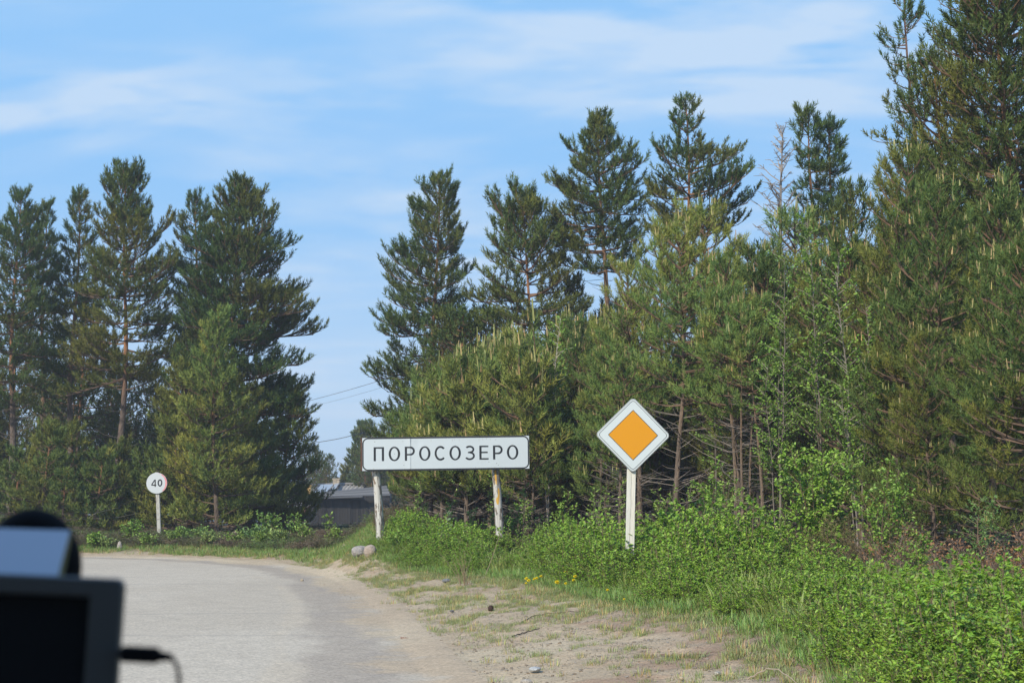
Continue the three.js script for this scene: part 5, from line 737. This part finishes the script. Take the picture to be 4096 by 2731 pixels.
{ // navigator on its suction mount, a paper card tucked behind it, and its cable
  const D = 0.72, o = at(60, 2560, D), u = D / F, t = thing('navigation_device', 'dark portable navigation device with grey frame on the dashboard at the lower left', 'navigator', o, 0.04);
  const grey = std([0.07, 0.076, 0.076], 0.5), glass = new THREE.MeshPhysicalMaterial({ color: new THREE.Color().setRGB(0.012, 0.013, 0.015), roughness: 0.16, clearcoat: 0.4 }), W = 1010 * u, H = 640 * u, cx = (462 - 505 - 60) * u, cy = (2560 - 2308 - 320) * u;
  const body = new THREE.Group(); body.name = 'housing'; t.add(body); body.position.set(cx, cy, 0); body.rotation.z = -0.045;
  const frameShape = new THREE.Shape(); { const w = W / 2, h = H / 2, r = 0.003; frameShape.moveTo(-w + r, -h); frameShape.lineTo(w - r, -h); frameShape.quadraticCurveTo(w, -h, w, -h + r); frameShape.lineTo(w, h - r); frameShape.quadraticCurveTo(w, h, w - r, h); frameShape.lineTo(-w + r, h); frameShape.quadraticCurveTo(-w, h, -w, h - r); frameShape.lineTo(-w, -h + r); frameShape.quadraticCurveTo(-w, -h, -w + r, -h); const hole = new THREE.Path(), a = w - 0.0125, b = h - 0.0065; hole.moveTo(-a, -b); hole.lineTo(a, -b); hole.lineTo(a, b); hole.lineTo(-a, b); frameShape.holes.push(hole); }
  const fg = new THREE.ExtrudeGeometry(frameShape, { depth: 0.004, bevelEnabled: true, bevelThickness: 0.0015, bevelSize: 0.0012, bevelSegments: 3 }); part(body, 'frame', fg, grey);
  const bx = new RoundedBoxGeometry(W - 0.002, H - 0.002, 0.014, 3, 0.003); bx.translate(0, 0, -0.0072); part(body, 'back_shell', bx, std([0.02, 0.02, 0.022], 0.7));
  const sc = new THREE.BoxGeometry(W - 0.024, H - 0.012, 0.001); sc.translate(0, 0, 0.0008); part(body, 'screen', sc, glass);
  const strip = new THREE.BoxGeometry(0.0012, H - 0.016, 0.0012); strip.translate(W / 2 - 0.0118, 0, 0.0036); part(body, 'screen_edge', strip, std([0.22, 0.22, 0.22], 0.4));
  // suction mount: disc towards the windscreen and an arm down to the housing
  const S = thing('suction_mount', 'black round suction cup mount behind the navigation device', 'mount', at(118, 2268, 0.8)), s8 = 0.8 / F, black = new THREE.MeshPhysicalMaterial({ color: new THREE.Color().setRGB(0.006, 0.006, 0.007), roughness: 0.75, specularIntensity: 0.3 }), pt = [[0.0001, 0.008], [150, 0.0075], [182, 0.004], [198, 0], [200, -0.003], [190, -0.004], [0.0001, -0.004]].map(([r, y], i) => new THREE.Vector2(i === 0 || i === 6 ? r : r * s8, y));
  const disc = new THREE.LatheGeometry(pt, 56); disc.rotateX(Math.PI / 2); disc.scale(1, 1.16, 1); part(S, 'suction_cup', disc, black); const arm = new THREE.CylinderGeometry(0.006, 0.008, 0.05, 16); arm.rotateX(0.5); arm.translate(-0.004, -0.038, 0.02); part(S, 'arm', arm, black);
  // the paper card
  const C = thing('paper_card', 'pale bluish paper card tucked behind the navigation device', 'card', at(110, 2215, 0.765)), c0 = C.position, dd = 0.765, sh = [at(-140, 2330, dd - 0.03), at(222, 2330, dd - 0.03), at(277, 2121, dd + 0.02), at(-140, 2108, dd + 0.02)].map((p) => p.sub(c0)), cg = quadBoard(...sh, 0.0006);
  part(C, 'card', cg, new THREE.MeshPhysicalMaterial({ color: new THREE.Color().setRGB(0.52, 0.56, 0.62), roughness: 0.9, transmission: 0.2, side: THREE.DoubleSide }));
  const eg = quadBoard(...[at(224, 2330, dd - 0.029), at(246, 2330, dd - 0.028), at(284, 2150, dd + 0.021), at(277, 2122, dd + 0.021)].map((p) => p.sub(c0)), 0.0006); part(C, 'folded_edge', eg, std([0.16, 0.12, 0.03], 0.8, { side: THREE.DoubleSide }));
  // the plug and cable
  const Kd = 0.71, K = thing('charging_cable', 'black charging plug and cable on the right side of the navigation device', 'cable', at(480, 2612, Kd)), k0 = K.position.clone(), kp = (x, y, d = Kd) => at(x, y, d).sub(k0), mm = Kd / F;
  const plug = new RoundedBoxGeometry(150 * mm, 64 * mm, 50 * mm, 4, 14 * mm); plug.rotateZ(-0.05); plug.translate(78 * mm, -6 * mm, 0); part(K, 'plug', plug, black); const neck = new THREE.CylinderGeometry(13 * mm, 24 * mm, 62 * mm, 20); neck.rotateZ(-Math.PI / 2 - 0.08); neck.translate(176 * mm, -14 * mm, 0); part(K, 'strain_relief', neck, black); const tip = new RoundedBoxGeometry(30 * mm, 34 * mm, 20 * mm, 2, 4 * mm); tip.translate(-8 * mm, 0, 0); part(K, 'plug_tip', tip, std([0.05, 0.05, 0.05], 0.4));
  part(K, 'cable', new THREE.TubeGeometry(new THREE.CatmullRomCurve3([kp(650, 2628), kp(680, 2632), kp(703, 2655), kp(713, 2700), kp(716, 2760), kp(712, 2900), kp(690, 3150), kp(640, 3400)]), 48, 9 * mm, 12), black);
}
console.log('triangles', Math.round(TRIANGLES), 'copies', COPIES.n, 'things', scene.children.length);
renderer.render(scene, camera);
